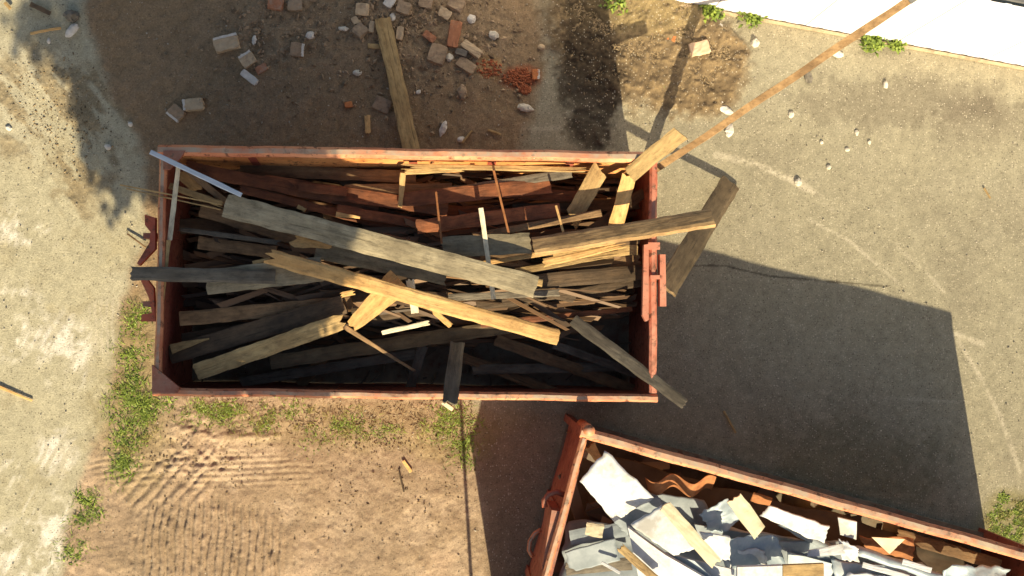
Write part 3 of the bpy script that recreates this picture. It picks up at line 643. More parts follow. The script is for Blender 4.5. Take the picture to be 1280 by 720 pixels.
sheet('grey_sheet', 'flat brown grey sheet in the shade right of the large curled white one', 'grey sheet', [(805, 615, .95), (880, 625, .95), (900, 668, .9), (838, 640, .9)], .01, .03, SLATE, 3, rag=.03, **G2)
sheet('grey_sheet', 'blue grey sheet at the left wall in the lower left of the second container', 'grey sheet', [(706, 690, 1.0), (768, 672, 1.05), (775, 700, 1.0), (712, 715, .95)], .01, .01, SLATE, 2, rag=.01, **G2)
sheet('grey_sheet', 'blue grey sheet right of the small white lath in the lower right of the heap', 'grey sheet', [(1040, 700, 1.05), (1120, 708, 1.05), (1120, 745, 1.0), (1040, 740, 1.0)], .01, .04, FILM, 3, rag=.03, **G2)
sheet('plaster_board', 'white panel cut by the bottom edge between the thick panel and the brown bordered one', 'plaster board', [(868, 700, 1.1), (918, 712, 1.12), (915, 745, 1.08), (868, 735, 1.05)], .02, .01, WHITE, 2, smooth=False, **G2)
sheet('corrugated_sheet', 'rusty orange corrugated roofing piece with a wavy edge behind the large white sheet', 'corrugated sheet', [(806, 596, 1.22), (896, 600, 1.2), (890, 616, 1.0), (810, 612, 1.0)], .006, .01, RUST, 2, n=40, wave=(.05, 1.9, 0), **G2)
sheet('corrugated_sheet', 'small rusty curved sheet piece below the far rim right of the orange wavy one', 'corrugated sheet', [(942, 616, 1.1), (966, 622, 1.1), (962, 632, 1.0), (938, 626, 1.0)], .005, .02, RUST, 4, **G2)
sheet('rusty_sheet', 'rusty brown sheet between the small square white sheet and the pale triangular piece', 'rusty sheet', [(1072, 670, 1.1), (1142, 672, 1.12), (1140, 700, 1.0), (1085, 690, 1.0)], .005, .04, RUST, 4, rag=.03, **G2)
sheet('pale_board', 'pale triangular piece of board near the far wall right of the small square sheet', 'board', [(1089, 671, 1.2), (1131, 674, 1.2), (1112, 692, 1.17), (1110, 691, 1.17)], .01, .005, CREAM, 3, smooth=False, **G2)
sheet('plastic_film', 'wide dull film spread under the whole left half of the second heap', 'plastic film', [(712, 655, .8), (905, 640, .86), (960, 780, .8), (690, 770, .8)], .006, .10, SLATE, 1.6, rag=.08, n=30, **G2)
sheet('plastic_film', 'wide blue grey film spread under the right half of the second heap', 'plastic film', [(900, 655, .9), (1150, 700, .9), (1190, 790, .85), (930, 780, .85)], .006, .13, FILM, 1.8, rag=.08, n=34, **G2)
sheet('panel_shade_side', 'shaded side of the thick white panel, coloured blue grey, standing at an angle right of it', 'panel', [(832, 690, 1.16), (868, 700, 1.2), (915, 745, 1.16), (880, 760, .9)], .02, .01, FILM, 1.5, smooth=False, **G2)  # blue shade on the white panel's side, made as a separate coloured piece
sheet('grey_sheet', 'flat grey sheet between the left film and the second cream plank', 'grey sheet', [(868, 655, 1.02), (945, 668, 1.04), (940, 690, .95), (880, 690, .95)], .02, .01, SLATE, 1.5, smooth=False, **G2)
sheet('grey_sheet', 'long flat bluish sheet below the crumpled white lump, under the grey roll', 'grey sheet', [(985, 690, 1.04), (1160, 735, 1.04), (1140, 765, .95), (985, 730, .95)], .02, .02, FILM, 1.5, smooth=False, **G2)
sheet('dark_tarp', 'dark brown tarpaulin lying in the shade along the far wall of the second container', 'tarpaulin', [(760, 570, .7), (1250, 700, .7), (1230, 740, .75), (800, 660, .75)], .006, .05, TARP, 2.0, rag=.1, n=40, **G2)
sheet('white_sheet', 'white sheet showing right below the cream plank on the fold', WS, [(905, 690, 1.1), (955, 688, 1.12), (960, 706, 1.05), (905, 712, 1.02)], .01, .05, WHITE, 3, rag=.03, **G2)
sheet('white_sheet', 'white sheet cut by the bottom edge right of the brown bordered board', WS, [(1060, 712, 1.1), (1150, 728, 1.1), (1140, 760, 1.05), (1050, 745, 1.05)], .01, .06, WHITE, 3, rag=.04, **G2)
pl('long cream plank lying across the folded white sheet', (830, 631, 1.42), (896, 706, 1.4), 16, .02, CREAM, scale=135, **G2)
pl('tilted cream plank left of the wide white sheet in the middle', (917, 621, 1.34), (951, 668, 1.3), 21, .02, CREAM, scale=135, skew=(0, .04), **G2)
pl('orange brown plank at the left edge of the thick white panel', (774, 683, 1.28), (824, 728, 1.28), 11, .03, TAN, scale=135, **G2)
pl('short olive plank end left of the thick white panel', (732, 660, 1.06), (755, 664, 1.1), 17, .03, CREAM, scale=135, **G2)
pl('white pointed lath left of the crumpled white lump', (1008, 692, 1.2), (1056, 686, 1.22), 8, .015, WHITE, name='lath', cat='wood lath', taper=1.8, br=(.03, 0), scale=135, **G2)
pl('white strip lying on the grey roll', (1128, 702, 1.26), (1164, 713, 1.26), 7, .012, WHITE, name='lath', cat='wood lath', scale=135, **G2)
pl('second white strip lower down on the grey roll', (1078, 706, 1.2), (1136, 722, 1.2), 7, .012, WHITE, name='lath', cat='wood lath', scale=135, **G2)
pl('thin white stick between the orange plank and the grey blue sheet', (752, 703, 1.08), (775, 716, 1.1), 4, .015, WHITE, name='stick', cat='wood stick', scale=135, **G2)
pl('dark plank from the left wall towards the thick white panel', (712, 672, .95), (788, 660, .98), 20, .03, SLATE, scale=135, **G2)
pl('grey plank second below the left wall corner of the second container', (706, 712, .95), (790, 704, .95), 16, .03, DGREY, scale=135, **G2)
pl('brown plank in the shade along the far wall right of the rusty sheet', (1120, 668, .8), (1250, 706, .8), 16, .03, BROWN, scale=135, **G2)
pl('tan plank in the dark upper left corner of the second container', (736, 556, 1.1), (752, 578, 1.02), 16, .03, TAN, scale=135, taper=.5, **G2)
def roll(name, label, cat, a, b, r, mat):
    A, B = W(*a), W(*b); g = MB((A+B)/2); pts = lerp_pts(A, B, 14)
    prof = [(r*math.cos(k*.45)*(1-.03*k/14), r*math.sin(k*.45)*(1-.03*k/14)) for k in range(14)]
    g.sweep(pts, prof, .002, dent=lambda i: (.006*math.sin(i*.9), .006*math.sin(i*.7)))
    return tag(g.build(name, mat, None, True), label, cat, 'waste heaped in the second container')
roll('sheet_roll', 'long blue grey roll running down right from the crumpled white lump', 'roll', (1070, 688, 1.16), (1175, 722, 1.16), .05, FILM)
roll('sheet_roll', 'short blue grey roll just right of the wide white sheet', 'roll', (975, 652, 1.06), (1045, 690, 1.06), .045, SLATE)
def reg2(r):
    while True:
        u, v = r.random(), r.random(); p = _tl+(_tr-_tl)*(.03+.94*u)+_n*(.15+2.15*v); q = proj(p.x, p.y, .8)
        return q[0], q[1]
scatter_slats('rubble', 160, reg2, lambda x, y: .62, SCRAP2, 'broken scraps filling the second container under the white sheets', .08, .6, (.03, .2), lambda r: r.gauss(-20, 40), 11)

# ------------------------------------------------------------ long pole, leaning board, boards on the ground
GS = FPX/CAM_Z
A, B = W(805, 222, .02), W(1136, 0, 2.1); g = MB((A+B)/2)
g.sweep(lerp_pts(A, B, 18), [(-.036, -.03), (.036, -.03), (.036, .03), (-.036, .03)], .003, dent=lambda i: (.004*math.sin(i), .003*math.sin(i*1.7)))
po = empty('wooden_pole', W(805, 222, 0), 'long thin brown pole slanting from the timber container corner towards the white fence', 'pole')
sh_ = g.build('shaft', POLE_W); sh_.parent = po; sh_.location = sh_.location-po.location
g = MB(); g.bar(B, B+(B-A).normalized()*.06, .085, .02); tp = g.build('metal_tip', STEEL); tp.parent = po; tp.location = tp.location-po.location
board('plank', 'dark plank leaning against the outside right wall of the timber container, foot on the asphalt', WP, (914, 228, .03), (832, 362, 1.16), 27, .035, DKB, group='planks off the containers', scale=120)
board('plank', 'long yellow plank lying on the dirt among the bricks behind the timber container', WP, (478, 22, .05), (517, 200, .12), 20, .04, TAN, group='planks off the containers', scale=GS, br=(.0, 0))
A, B = W(600, 905, .01), W(668, 1010, 2.5); g = MB((A+B)/2); g.tube([A, B], .018, 8); tag(g.build('shadow_rod', STEEL), 'unseen steel rod added at the left end of the second container for its thin shadow', 'rod')  # unseen rod added to cast a thin shadow line on the ground

# ------------------------------------------------------------ bricks and stones
def lump(name, label, cat, px, py, l, w_, h, rot, mat, mortar=None, group=None, rough=.12, z=0.0, tilt=0):
    """broken brick: l, w_ in survey pixels on the ground, h metres"""
    L_, W_ = l/GS/2, w_/GS/2; n = 5; vs = []; fs = []; off = Vector((px*.37, py*.71, 0)); seen = {}
    import itertools
    def vid(i, j, k):
        if (i, j, k) in seen: return seen[(i, j, k)]
        u = Vector((i/n*2-1, j/n*2-1, k/n*2-1)); p = Vector((u.x*L_, u.y*W_, u.z*h/2))
        ed = sum(abs(c) > .99 for c in u); p *= {3: .90, 2: .965}.get(ed, 1)
        if rough > .2: p = p*(1.25/max(1e-3, u.length))*(.45+.55*max(abs(c) for c in u)) if u.length > .5 else p
        q = p*28+off; s = min(L_, W_, h/2)
        p = p+Vector((MN.noise(q), MN.noise(q+Vector((9, 3, 1))), MN.noise(q+Vector((2, 7, 5)))))*s*rough*2
        if u.x > .6: p.x -= abs(MN.noise(off+Vector((u.y*1.3, u.z, 4))))*L_*rough*3
        seen[(i, j, k)] = len(vs); vs.append(p); return seen[(i, j, k)]
    R = range(n)
    for a in R:
        for b in R:
            fs += [(vid(a, b, 0), vid(a, b+1, 0), vid(a+1, b+1, 0), vid(a+1, b, 0)), (vid(a, b, n), vid(a+1, b, n), vid(a+1, b+1, n), vid(a, b+1, n)),
                   (vid(a, 0, b), vid(a+1, 0, b), vid(a+1, 0, b+1), vid(a, 0, b+1)), (vid(a, n, b), vid(a, n, b+1), vid(a+1, n, b+1), vid(a+1, n, b)),
                   (vid(0, a, b), vid(0, a, b+1), vid(0, a+1, b+1), vid(0, a+1, b)), (vid(n, a, b), vid(n, a+1, b), vid(n, a+1, b+1), vid(n, a, b+1))]
    o = mesh_obj(name, vs, fs, mat); z -= h*.18; tilt = tilt or rnd.uniform(-9, 9); p = W(px, py, z+h/2); o.location = p
    o.rotation_euler = (math.radians(tilt), math.radians(tilt*.6), math.radians(-rot))
    tag(o, label, cat, group)
    if mortar:
        g = MB(); ax = {'n': (0, 1), 's': (0, -1), 'e': (1, 0), 'w': (-1, 0)}[mortar]
        if ax[0]: c = Vector((ax[0]*(L_*.97), 0, 0)); hx, hy = .012, W_*.9
        else: c = Vector((0, ax[1]*(W_*.97), 0)); hx, hy = L_*.92, .012
        m_ = 8; p0 = c-Vector((hy if False else 0, 0, 0))
        g.sweep([c+(Vector((0, 1, 0))*(t*2-1)*hy if ax[0] else Vector((1, 0, 0))*(t*2-1)*hx) for t in [i/m_ for i in range(m_+1)]],
                [(-.012, -h*.46), (.012, -h*.46), (.012, h*.52), (-.012, h*.52)], .003)
        g.build('mortar', MORTAR, o)
    return o
BG = dict(group='broken bricks behind the timber container')
def brick(label, px, py, l, w_, rot, mat, mortar=None, h=.075, **k): return lump('broken_brick', label, 'brick', px, py, l, w_, h, rot, mat, mortar, **{**BG, **k})
brick('grey brown brick with a white mortar long side, leftmost of the upper rubble', 284, 55, 31, 17, -15, SBRICK, 'n', .09)
brick('turned brick half with mortar on its lower right, left one of a touching pair', 221, 141, 19, 15, 40, GBRICK, 's')
brick('brick half with mortar on its left end, right one of a touching pair', 243, 131, 24, 15, -6, SBRICK, 'w')
brick('small brick piece just below the brick with a white long side', 310, 75, 18, 15, -35, SBRICK, 'n')
brick('white mortar slab right below the small brick piece', 312, 97, 24, 9, 38, MORTAR, None, .04)
brick('reddish crumb of brick right of the white mortar slab', 327, 86, 15, 9, -30, BRICK, None, .04)
brick('grey brick piece with a white right end, standing alone below the middle pile', 371, 62, 15, 17, 5, GBRICK, 'e')
brick('reddish brick cut by the top edge of the photo', 345, 5, 19, 15, 10, BRICK)
brick('grey stone brick cut by the top edge, right of the reddish one', 369, 7, 18, 13, -5, GBRICK)
brick('pale brick half left of the top of the long yellow plank', 453, 12, 17, 15, 5, SBRICK)
brick('turned brown brick half below the pale one left of the yellow plank', 450, 39, 16, 16, 42, GBRICK)
brick('small tan brick piece touching the left edge of the yellow plank', 465, 34, 7, 14, 8, SBRICK, None, .05)
brick('flat tan chip left of the yellow plank below the small tan piece', 468, 58, 16, 6, 3, TAN, None, .03)
brick('narrow tan brick right of the top of the yellow plank', 500, 42, 9, 16, 8, SBRICK)
brick('white splintered brick at the top edge above the yellow plank', 487, 3, 12, 13, 30, MORTAR)
brick('tan brick piece left of the large flat brick', 537, 46, 17, 9, 35, BRICK)
brick('large flat grey brown brick in the middle of the right hand pile', 547, 68, 22, 24, 18, GBRICK)
brick('long reddish brick standing steep in the right hand pile', 568, 43, 15, 33, 10, BRICK)
brick('long narrow tan brick slanting down to the crumbled orange rubble', 590, 62, 29, 11, 36, SBRICK)
brick('tan brick above the large flat grey brown one', 556, 17, 16, 12, 30, SBRICK)
brick('brown brick near the top edge left of the white stones', 571, 6, 20, 16, 30, GBRICK)
brick('dark broad brick at the top edge left of the tan one', 532, 3, 18, 14, 12, GBRICK)
brick('dark slab with a hollow right below the long reddish brick', 583, 82, 25, 14, 32, GBRICK, None, .05)
brick('dark angular block above the dark slab', 577, 66, 16, 8, 15, DSTONE, None, .06)
brick('orange brick end right of the crushed red brick', 669, 93, 8, 13, 0, ORANGE, 'e', .06)
brick('flat grey slab half buried left of the lower yellow plank', 478, 131, 22, 17, 22, GBRICK, None, .03)
brick('dark brown brick at the top edge between the two pile groups', 505, 10, 18, 15, 20, GBRICK)
brick('tan shard between the turned brown half and the plank', 444, 26, 10, 8, 60, SBRICK, None, .04)
brick('pale brick block lying in the sun on the dark mulch', 874, 61, 26, 17, -14, plain('pale brick', (.52, .36, .24), (.66, .48, .34), 16, .85, .5), None, .1, group=None)
brick('small orange brick piece in the sun left of the pale block', 839, 48, 11, 9, 20, ORANGE, None, .05, group=None)
brick('orange chip of brick on the dirt above the far rim', 436, 131, 10, 7, -10, ORANGE, None, .04)
def stone(label, px, py, l, w_, rot, mat, h=None, name='stone', cat='stone', group='stones on the ground'):
    return lump(name, label, cat, px, py, l, w_, h or min(l, w_)/GS*.7, rot, mat, group=group, rough=.28)
stone('white stone at the lower edge of the leftmost rubble group', 318, 50, 5, 10, 10, MORTAR)
stone('round white stone on the right of the upper left rubble', 388, 44, 10, 8, 0, MORTAR)
stone('grey flat stone left of the pale brick half by the yellow plank', 430, 36, 11, 5, 5, STONE)
stone('white pointed stone right of the top of the yellow plank', 491, 21, 6, 8, 0, MORTAR)
stone('round pale stone right of the tall reddish brick', 617, 44, 11, 9, 0, STONE)
stone('round white stone at the right of the tan brick near the top', 590, 24, 9, 10, 30, MORTAR)
stone('pale stone between the flat brick and the dark slab', 562, 72, 8, 9, 0, STONE)
stone('oval grey stone lying alone below the dark slab', 578, 115, 10, 16, 0, GBRICK)
stone('pale grey elongated stone below the crushed red brick', 657, 135, 18, 8, 10, STONE)
stone('tan pebble right of the rubble above the crushed red brick', 677, 59, 8, 6, 0, SBRICK)
stone('grey stone left of the yellow plank half way down', 447, 91, 10, 6, 0, STONE)
stone('white long stone just behind the far rim', 554, 161, 7, 17, 20, MORTAR)
stone('small white pebble left of the long white stone at the far rim', 523, 115, 6, 4, -30, MORTAR)
stone('white angular stone at the far rim right of the long white one', 576, 174, 8, 6, -30, MORTAR)
stone('white stone above the pole, left one of two flat white stones', 908, 138, 16, 8, 28, MORTAR)
stone('pale rounded stone on the asphalt just below the pole', 912, 163, 9, 15, 10, MORTAR)
stone('small white stone touching the left one of the flat white stones', 901, 128, 6, 5, 0, MORTAR)
stone('white flat stone by the pole near the fence', 1047, 67, 15, 8, 22, MORTAR)
stone('dark rough stone below the middle of the pole', 1011, 97, 9, 12, -15, DSTONE)
stone('grey round stone near the weeds at the fence', 944, 54, 9, 9, 0, STONE)
stone('pale stone on the edge of the mulch by the fence weeds', 898, 33, 10, 8, 0, MORTAR)
stone('white small stone near the orange brick piece', 848, 42, 7, 6, 30, MORTAR)
stone('pale pebble below the dark rough stone', 989, 143, 6, 7, 0, STONE)
stone('pale pebble on the asphalt, uppermost of the five in the open', 1071, 166, 5, 6, 0, STONE)
stone('round white pebble in the open asphalt, left of the five', 1027, 178, 4, 4, 0, STONE)
stone('round white pebble in the open asphalt, right of the five', 1087, 178, 4, 4, 0, STONE)
stone('flat white pebble in the open asphalt, in the centre of the five', 1059, 187, 5, 4, 0, STONE)
stone('round white pebble in the open asphalt, lowest of the five', 1036, 209, 5, 5, 0, STONE)
stone('pale round stone on the white scratch in the asphalt', 998, 228, 8, 8, 0, STONE)
stone('brown pebble far right of the pole on the asphalt', 1107, 106, 6, 8, 0, STONE)
stone('white pebble on the concrete at the far left', 11, 160, 7, 5, 20, MORTAR)
stone('white pebble right beside the tip of the tree shadow', 135, 184, 7, 6, 30, MORTAR)
stone('white small stone above the dirt streak on the left', 61, 51, 4, 6, 0, MORTAR)
stone('white broken slab at the edge of the tree shadow, upper left', 90, 38, 18, 9, -50, MORTAR, .05)
stone('dark bent lump next to the white broken slab, upper left', 90, 20, 14, 11, 0, DSTONE, .14)
stone('small white stone in the shade at the tree shadow edge', 163, 155, 5, 5, 0, MORTAR)
def gpl(label, a, b, w_, mat, nm='stick', cat='wood stick', **k): 
    return board(nm, label, cat, a, b, w_, .012, mat, group='wood scraps on the ground', scale=GS, seg=8, **k)
gpl('thin pale stick lying on the concrete at the left edge', (-2, 483, .02), (40, 501, .02), 3.5, FRESH, taper=.6)
gpl('dark stick at the top left of the photo', (38, 5, .05), (63, 17, .05), 6, OLD, taper=.9)
gpl('short brown stick in the top left corner', (6, 3, .04), (13, 11, .04), 4, TAN)
gpl('crooked yellow twig beside the white broken slab', (38, 42, .02), (76, 35, .03), 3, FRESH, bend=.01)
gpl('pale wood sliver lying in the shade left of the yellow plank', (459, 143, .02), (460, 168, .02), 7, FRESH, br=(.03, .03), nm='wood_sliver', cat='wood sliver')
gpl('thin twig on the asphalt in the shadow of the second container', (905, 514, .02), (920, 541, .02), 2.5, TAN)
gpl('short twig above the left lifting bracket', (159, 292, .03), (182, 309, .05), 2, BROWN)
gpl('tan twig near the far rim below the pile', (578, 178, .02), (590, 163, .02), 2.5, TAN)
gpl('second tan twig near the far rim below the pile', (610, 162, .02), (626, 168, .02), 2.5, TAN)
gpl('orange splinter on the sandy soil below the near rim', (504, 576, .02), (514, 590, .02), 4, FRESH, nm='splinter', cat='wood splinter')
gpl('pale chip near the foot of the dark plank over the near rim', (553, 503, .03), (566, 512, .03), 5, PALE, nm='splinter', cat='wood splinter')
gpl('short brown twig on the soil under the near rim', (499, 590, .02), (505, 615, .02), 2, OLD)
gpl('yellow splinter on the asphalt right part', (1230, 235, .02), (1238, 248, .02), 2, TAN)

# ------------------------------------------------------------ grit, chips, crushed brick (stuff)
def scatter_bits(name, lab, n, pos, size, mat, seed, flat=.6, elong=1.0):
    r = random.Random(seed); vs = []; fs = []
    for _ in range(n):
        px, py = pos(r); s = size(r); c = W(px, py, 0); c.z = .0+s*.25+ZOFF(px, py); a = r.uniform(0, 6.28); k = len(vs)
        e = r.uniform(1, elong); ca, sa = math.cos(a), math.sin(a); t = r.uniform(-.5, .5)
        for (u, v, h) in ((1, 0, 0), (.1, .8, .1), (-1, .1, 0), (0, -.9, -.1), (.1, .1, 1), (0, 0, -1)):
            u *= s*e*r.uniform(.7, 1.2); v *= s*r.uniform(.7, 1.2)
            vs.append(c+Vector((u*ca-v*sa, u*sa+v*ca, h*s*flat+u*t*.4)))
        fs += [(k, k+1, k+4), (k+1, k+2, k+4), (k+2, k+3, k+4), (k+3, k, k+4), (k+1, k, k+5), (k+2, k+1, k+5), (k+3, k+2, k+5), (k, k+3, k+5)]
    return tag(mesh_obj(name, vs, fs, mat), lab, kind='stuff')
def ZOFF(px, py):
    return .03 if ((px-800)/112)**2+((py-60)/80)**2 < 1 else .004
def inell(r, cx, cy, rx, ry):
    a = r.uniform(0, 6.283); d = math.sqrt(r.random())*r.uniform(.6, 1.05); return cx+rx*d*math.cos(a), cy+ry*d*math.sin(a)
scatter_bits('wood_mulch', 'brown chips and leaf litter heaped by the fence', 9000, lambda r: inell(r, *r.choice([(800, 55, 115, 84), (868, 82, 66, 62), (770, 20, 90, 50)])), lambda r: r.uniform(.003, .011), CHIPM, 21, .4, 3)
scatter_bits('rubble_grit', 'small brick crumbs and pebbles between the bricks', 2600, lambda r: inell(r, *r.choice([(545, 40, 110, 70), (350, 35, 85, 55), (480, 20, 60, 40), (560, 60, 170, 110), (420, 60, 250, 90)])), lambda r: r.uniform(.004, .034)*r.uniform(.3, 1)**1.5, TANGRIT, 22, .7, 1.6)
scatter_bits('gravel', 'fine grit strewn over the yard', 5200, lambda r: (r.uniform(-60, 1340), r.uniform(-40, 760)), lambda r: .003+.009*r.random()**4, GRAVM, 23, .7, 1.5)
scatter_bits('soil_crumbs', 'crumbs of soil on the sandy patch and concrete edge', 3000, lambda r: inell(r, *r.choice([(300, 620, 180, 110), (500, 600, 120, 100), (90, 170, 60, 60), (60, 120, 80, 60), (240, 560, 100, 60), (480, 545, 120, 30)])), lambda r: .003+.010*r.random()**3, CHIPM, 24, .7, 1.5)
scatter_bits('crushed_brick', 'crushed orange red brick crumbs', 520, lambda r: inell(r, *r.choice([(648, 97, 22, 13), (648, 97, 18, 11), (656, 112, 8, 6), (612, 86, 17, 14)])), lambda r: r.uniform(.006, .022), DUSTB, 25, .8, 1.4)
scatter_bits('straw_litter', 'dry stalks and splinters below the near rim', 1500, lambda r: (r.uniform(260, 590), r.gauss(522, 16)), lambda r: r.uniform(.003, .008), CHIPM, 26, .4, 6)

# ------------------------------------------------------------ grass and weeds
def blades(name, n, pos, ln, mat, seed, wd=.006, wide=False, height=.5, origin=Vector((0, 0, 0))):
    r = random.Random(seed); vs = []; fs = []
    for _ in range(n):
        c = pos(r); a = r.uniform(0, 6.283); l = r.uniform(*ln); d = Vector((math.cos(a), math.sin(a), 0)); s = Vector((-d.y, d.x, 0)); w_ = wd*r.uniform(.7, 1.5)
        h = l*r.uniform(.3, 1)*height*2; k = len(vs); c = c-origin
        if wide: vs += [c, c+d*l*.5+s*w_+Vector((0, 0, h*.8)), c+d*l+Vector((0, 0, h*.6)), c+d*l*.5-s*w_+Vector((0, 0, h*.75))]; fs.append((k, k+1, k+2, k+3))
        else: vs += [c+s*w_*.5, c-s*w_*.5, c+d*l*.5-s*w_*.45+Vector((0, 0, h*.8)), c+d*l*.5+s*w_*.45+Vector((0, 0, h*.8)), c+d*l+Vector((0, 0, h*.9))]; fs += [(k, k+1, k+2, k+3), (k+3, k+2, k+4)]
    return mesh_obj(name, vs, fs, mat)
def clumped(spots):
    def f(r):
        cx, cy, rx, ry, _ = r.choices(spots, [s[4] for s in spots])[0]
        x, y = inell(r, cx, cy, rx, ry); return W(x, y, 0)
    return f
cl = random.Random(5); spots = []
for (cx, cy, rx, ry, k, dens) in [(162, 520, 30, 54, 40, 9), (167, 440, 15, 48, 20, 4), (190, 505, 26, 20, 8, 3), (154, 583, 10, 9, 3, 3), (110, 640, 16, 26, 9, 3), (93, 690, 8, 10, 2, 1.5), (175, 400, 10, 14, 4, 2)]:
    for _ in range(k):
        x, y = inell(cl, cx, cy, rx, ry); s = cl.uniform(3, 17); spots.append((x, y, s, s, dens/k))
o = blades('grass', 1300, clumped(spots), (.02, .06), LEAF, 31, .007, True, .22); tag(o, 'low green weeds along the left of the containers', kind='stuff')
o = blades('grass', 1500, clumped([(x+cl.uniform(-10, 10), y+cl.uniform(-10, 10), s*1.5, s*1.5, q) for x, y, s, _, q in spots]), (.03, .09), LEAF, 36, .005, False, .3); tag(o, 'thin grass blades among the weeds left of the containers', kind='stuff')
spots = []
for (cx, cy, rx, ry, k, dens) in [(248, 515, 12, 14, 4, 2), (270, 510, 8, 16, 4, 2), (291, 510, 9, 18, 5, 2.5), (334, 530, 10, 18, 4, 1.5), (365, 508, 16, 12, 5, 1.2), (435, 532, 20, 14, 8, 2.4), (485, 538, 16, 8, 4, 1), (565, 535, 34, 28, 18, 5), (577, 560, 16, 20, 8, 2), (395, 545, 10, 10, 3, .7)]:
    for _ in range(k):
        x, y = inell(cl, cx, cy, rx, ry); s = cl.uniform(3, 17); spots.append((x, y, s, s, dens/k))
o = blades('grass', 1000, clumped(spots), (.015, .05), LEAF, 32, .006, True, .22); tag(o, 'sparse green weeds along the near rim of the timber container', kind='stuff')
o = blades('grass', 1500, clumped([(x+cl.uniform(-10, 10), y+cl.uniform(-8, 10), s*1.5, s*1.5, q) for x, y, s, _, q in spots]), (.03, .08), LEAF, 37, .005, False, .3); tag(o, 'thin grass blades below the near rim', kind='stuff')
spots = [(*inell(cl, 1262, 658, 34, 36), *(lambda s: (s, s))(cl.uniform(3, 8)), 1) for _ in range(26)]
o = blades('grass', 2000, clumped(spots), (.015, .045), LEAF, 33, .007, True, .2); tag(o, 'yellow green ground weeds at the right edge', kind='stuff')
spots = [(*inell(cl, *cl.choice([(420, 530, 150, 26), (330, 530, 60, 30), (165, 520, 40, 70), (1262, 658, 36, 36), (800, 12, 60, 14)])), 5, 5, 1) for _ in range(90)]
o = blades('dry_grass', 1800, clumped(spots), (.02, .06), DRY, 34, .004); tag(o, 'dry brown stalks between the weeds', kind='stuff')
for i, (x, y, s, n_, lab) in enumerate([(888, 14, 15, 190, 'green weed at the fence foot, nearest to the mulch'), (938, 24, 15, 120, 'small green weed at the fence foot right of the one by the mulch'),
        (1090, 54, 15, 200, 'bushy green weed at the fence foot right of the pole'), (1118, 58, 9, 60, 'flat small weed right beside the bushy one at the fence'),
        (768, 5, 14, 90, 'green weed at the top edge beside the container shadow'), (828, 107, 5, 22, 'tiny light green sprout in the mulch'), (781, 16, 6, 30, 'pale green sprout near the top edge in the mulch')]):
    c = W(x, y, 0); rr = s/GS
    o = blades('weed', n_, lambda r: c+Vector((r.gauss(0, rr*.42), r.gauss(0, rr*.3), .01)), (.04, .1) if s > 8 else (.02, .05), LEAF, 50+i, .013, True, .7, origin=c); o.location = c; tag(o, lab, 'weed', 'weeds at the fence')

# ------------------------------------------------------------ white sheet fence
fa, fb = W(540, 2-310*.186+1, 0), W(1560, 2+710*.186+1, 0); fd = (fb-fa); fl_ = fd.length; fx = fd.normalized(); fn = Vector((-fx.y, fx.x, 0)); FH = 1.55
fe = empty('fence', fa, 'tall white sheet metal fence along the upper right of the yard', 'fence')
np_ = 9
for k in range(np_):
    a = fa+fx*(fl_*k/np_+.004); b_ = fa+fx*(fl_*(k+1)/np_-.004); m_ = 60; vs = []
    for i in range(m_+1):
        p = a.lerp(b_, i/m_)-fa; s = (i % 12); dpt = .0 if s < 8 else .006
        for z in (.004, FH): vs += [Vector((p.x, p.y, z))+fn*dpt, Vector((p.x, p.y, z))+fn*(dpt+.003)]
    fs = []
    for i in range(m_):
        q = i*4; w4 = q+4; fs += [(q, w4, w4+2, q+2), (q+1, q+3, w4+3, w4+1), (q+2, w4+2, w4+3, q+3), (q, q+1, w4+1, w4)]
    mesh_obj('panel', vs, fs, FENCE, fe)
for k in range(np_+1):
    p = fa+fx*(fl_*k/np_)+fn*.06; g = MB(fa); g.bar(Vector((p.x, p.y, 0)), Vector((p.x, p.y, FH-.03)), .06, .06, up=fx); g.build('post', STEEL, fe)
g = MB(fa); g.bar(fa+fn*.06+Vector((0, 0, FH-.015)), fb+fn*.06+Vector((0, 0, FH-.015)), .03, .04); g.build('rail', STEEL, fe)
g = MB(fa); g.bar(fa-fn*.03+Vector((0, 0, .012)), fb-fn*.03+Vector((0, 0, .012)), .03, .02); g.build('footing', SBRICK, fe)

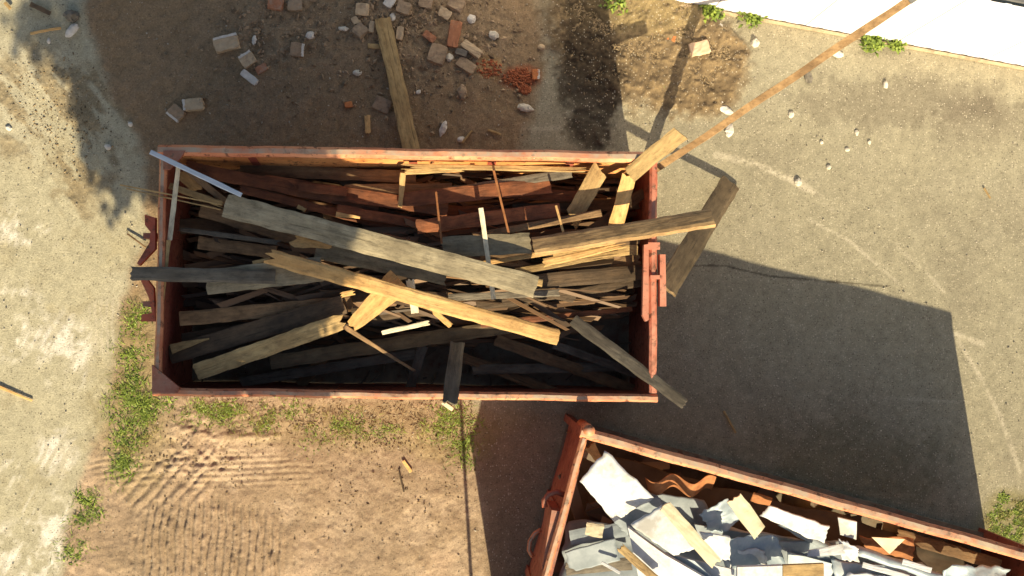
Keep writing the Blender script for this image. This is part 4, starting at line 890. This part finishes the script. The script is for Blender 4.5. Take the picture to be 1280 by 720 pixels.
# ------------------------------------------------------------ birch off to the near side, whose shade falls over the left of the scene
def tree(label, foot, path, trunk_r, crown, nleaf, seed):
    r = random.Random(seed); root = empty('tree', foot, label, 'tree', 'trees beyond the near edge'); g = MB(foot)
    full = [foot]+path; P = []
    for a, b in zip(full[:-1], full[1:]): P += [a.lerp(b, k/5)+Vector((r.gauss(0, .02), r.gauss(0, .02), 0)) for k in range(5)]
    P.append(full[-1]); nP = len(P)-1
    n = 8; vs = []; fs = []
    for i, p in enumerate(P):
        rad = trunk_r*(1-.85*i/nP)
        for k in range(n): vs.append(p+Vector((math.cos(k*.785)*rad, math.sin(k*.785)*rad, 0)))
    for i in range(nP):
        for k in range(n): fs.append((i*n+k, i*n+(k+1) % n, (i+1)*n+(k+1) % n, (i+1)*n+k))
    g.add(vs, fs); tips = []
    for (c, rx, ry, rz, m_) in crown:
        for _ in range(m_):
            q = c+Vector((r.gauss(0, rx*.5), r.gauss(0, ry*.5), r.gauss(0, rz*.45)))
            st = min(P, key=lambda p: (p-q).length); md = st.lerp(q, .5)+Vector((0, 0, .1)); g.tube([st, md, q], .014, 5); tips.append((q, rx))
    thin = [(c+Vector((r.gauss(0, .25), r.gauss(0, .5), r.gauss(0, .3))), 0) for c in (above(455, 640, 3.3), above(458, 700, 3.2), above(190, 690, 3.6), above(215, 650, 3.7), above(385, 620, 3.6)) for _ in range(5)]
    g.build('trunk', BARK, root, True); vs = []; fs = []
    for _ in range(nleaf):
        q, rx = r.choice(tips) if r.random() > .0 or not thin else r.choice(thin); s = .046*r.uniform(.7, 1.6); c = q+Vector((r.gauss(0, .13), r.gauss(0, .13), r.gauss(0, .12)))-foot
        u = Vector((r.gauss(0, 1), r.gauss(0, 1), r.gauss(0, .6))).normalized(); v = u.orthogonal().normalized(); k = len(vs)
        vs += [c-u*s, c+v*s*.7, c+u*s, c-v*s*.7]; fs.append((k, k+1, k+2, k+3))
    mesh_obj('crown', vs, fs, TLEAF, root)
cot = 1/math.tan(EL)
def above(px, py, z):
    """point at height z whose shadow falls on the ground at that spot"""
    p = W(px, py, 0); return Vector((p.x-L.x*z*cot, p.y-L.y*z*cot, z))
cr = [(above(205, 20, 5.2), .7, .6, .5, 30), (above(270, -40, 6.0), .9, .7, .6, 26), (above(300, 90, 4.6), .6, .5, .35, 30), (above(215, 120, 4.5), .5, .5, .3, 28), (above(250, 165, 4.2), .6, .3, .2, 24),
      (above(150, 120, 4.3), .14, .5, .12, 44), (above(128, 40, 4.5), .2, .5, .15, 44), (above(170, 60, 4.5), .3, .5, .2, 30), (above(330, 20, 5.2), .5, .5, .4, 22), (above(340, 190, 3.9), .3, .2, .2, 10)]
ft = W(-330, 900, 0)
tree('leafy birch standing beyond the near left corner of the photo, one limb reaching right', ft, [above(-390, -40, 5.4), above(-120, -110, 6.0), above(130, -100, 6.0), above(300, -30, 5.6)],   .13, cr, 62000, 3)
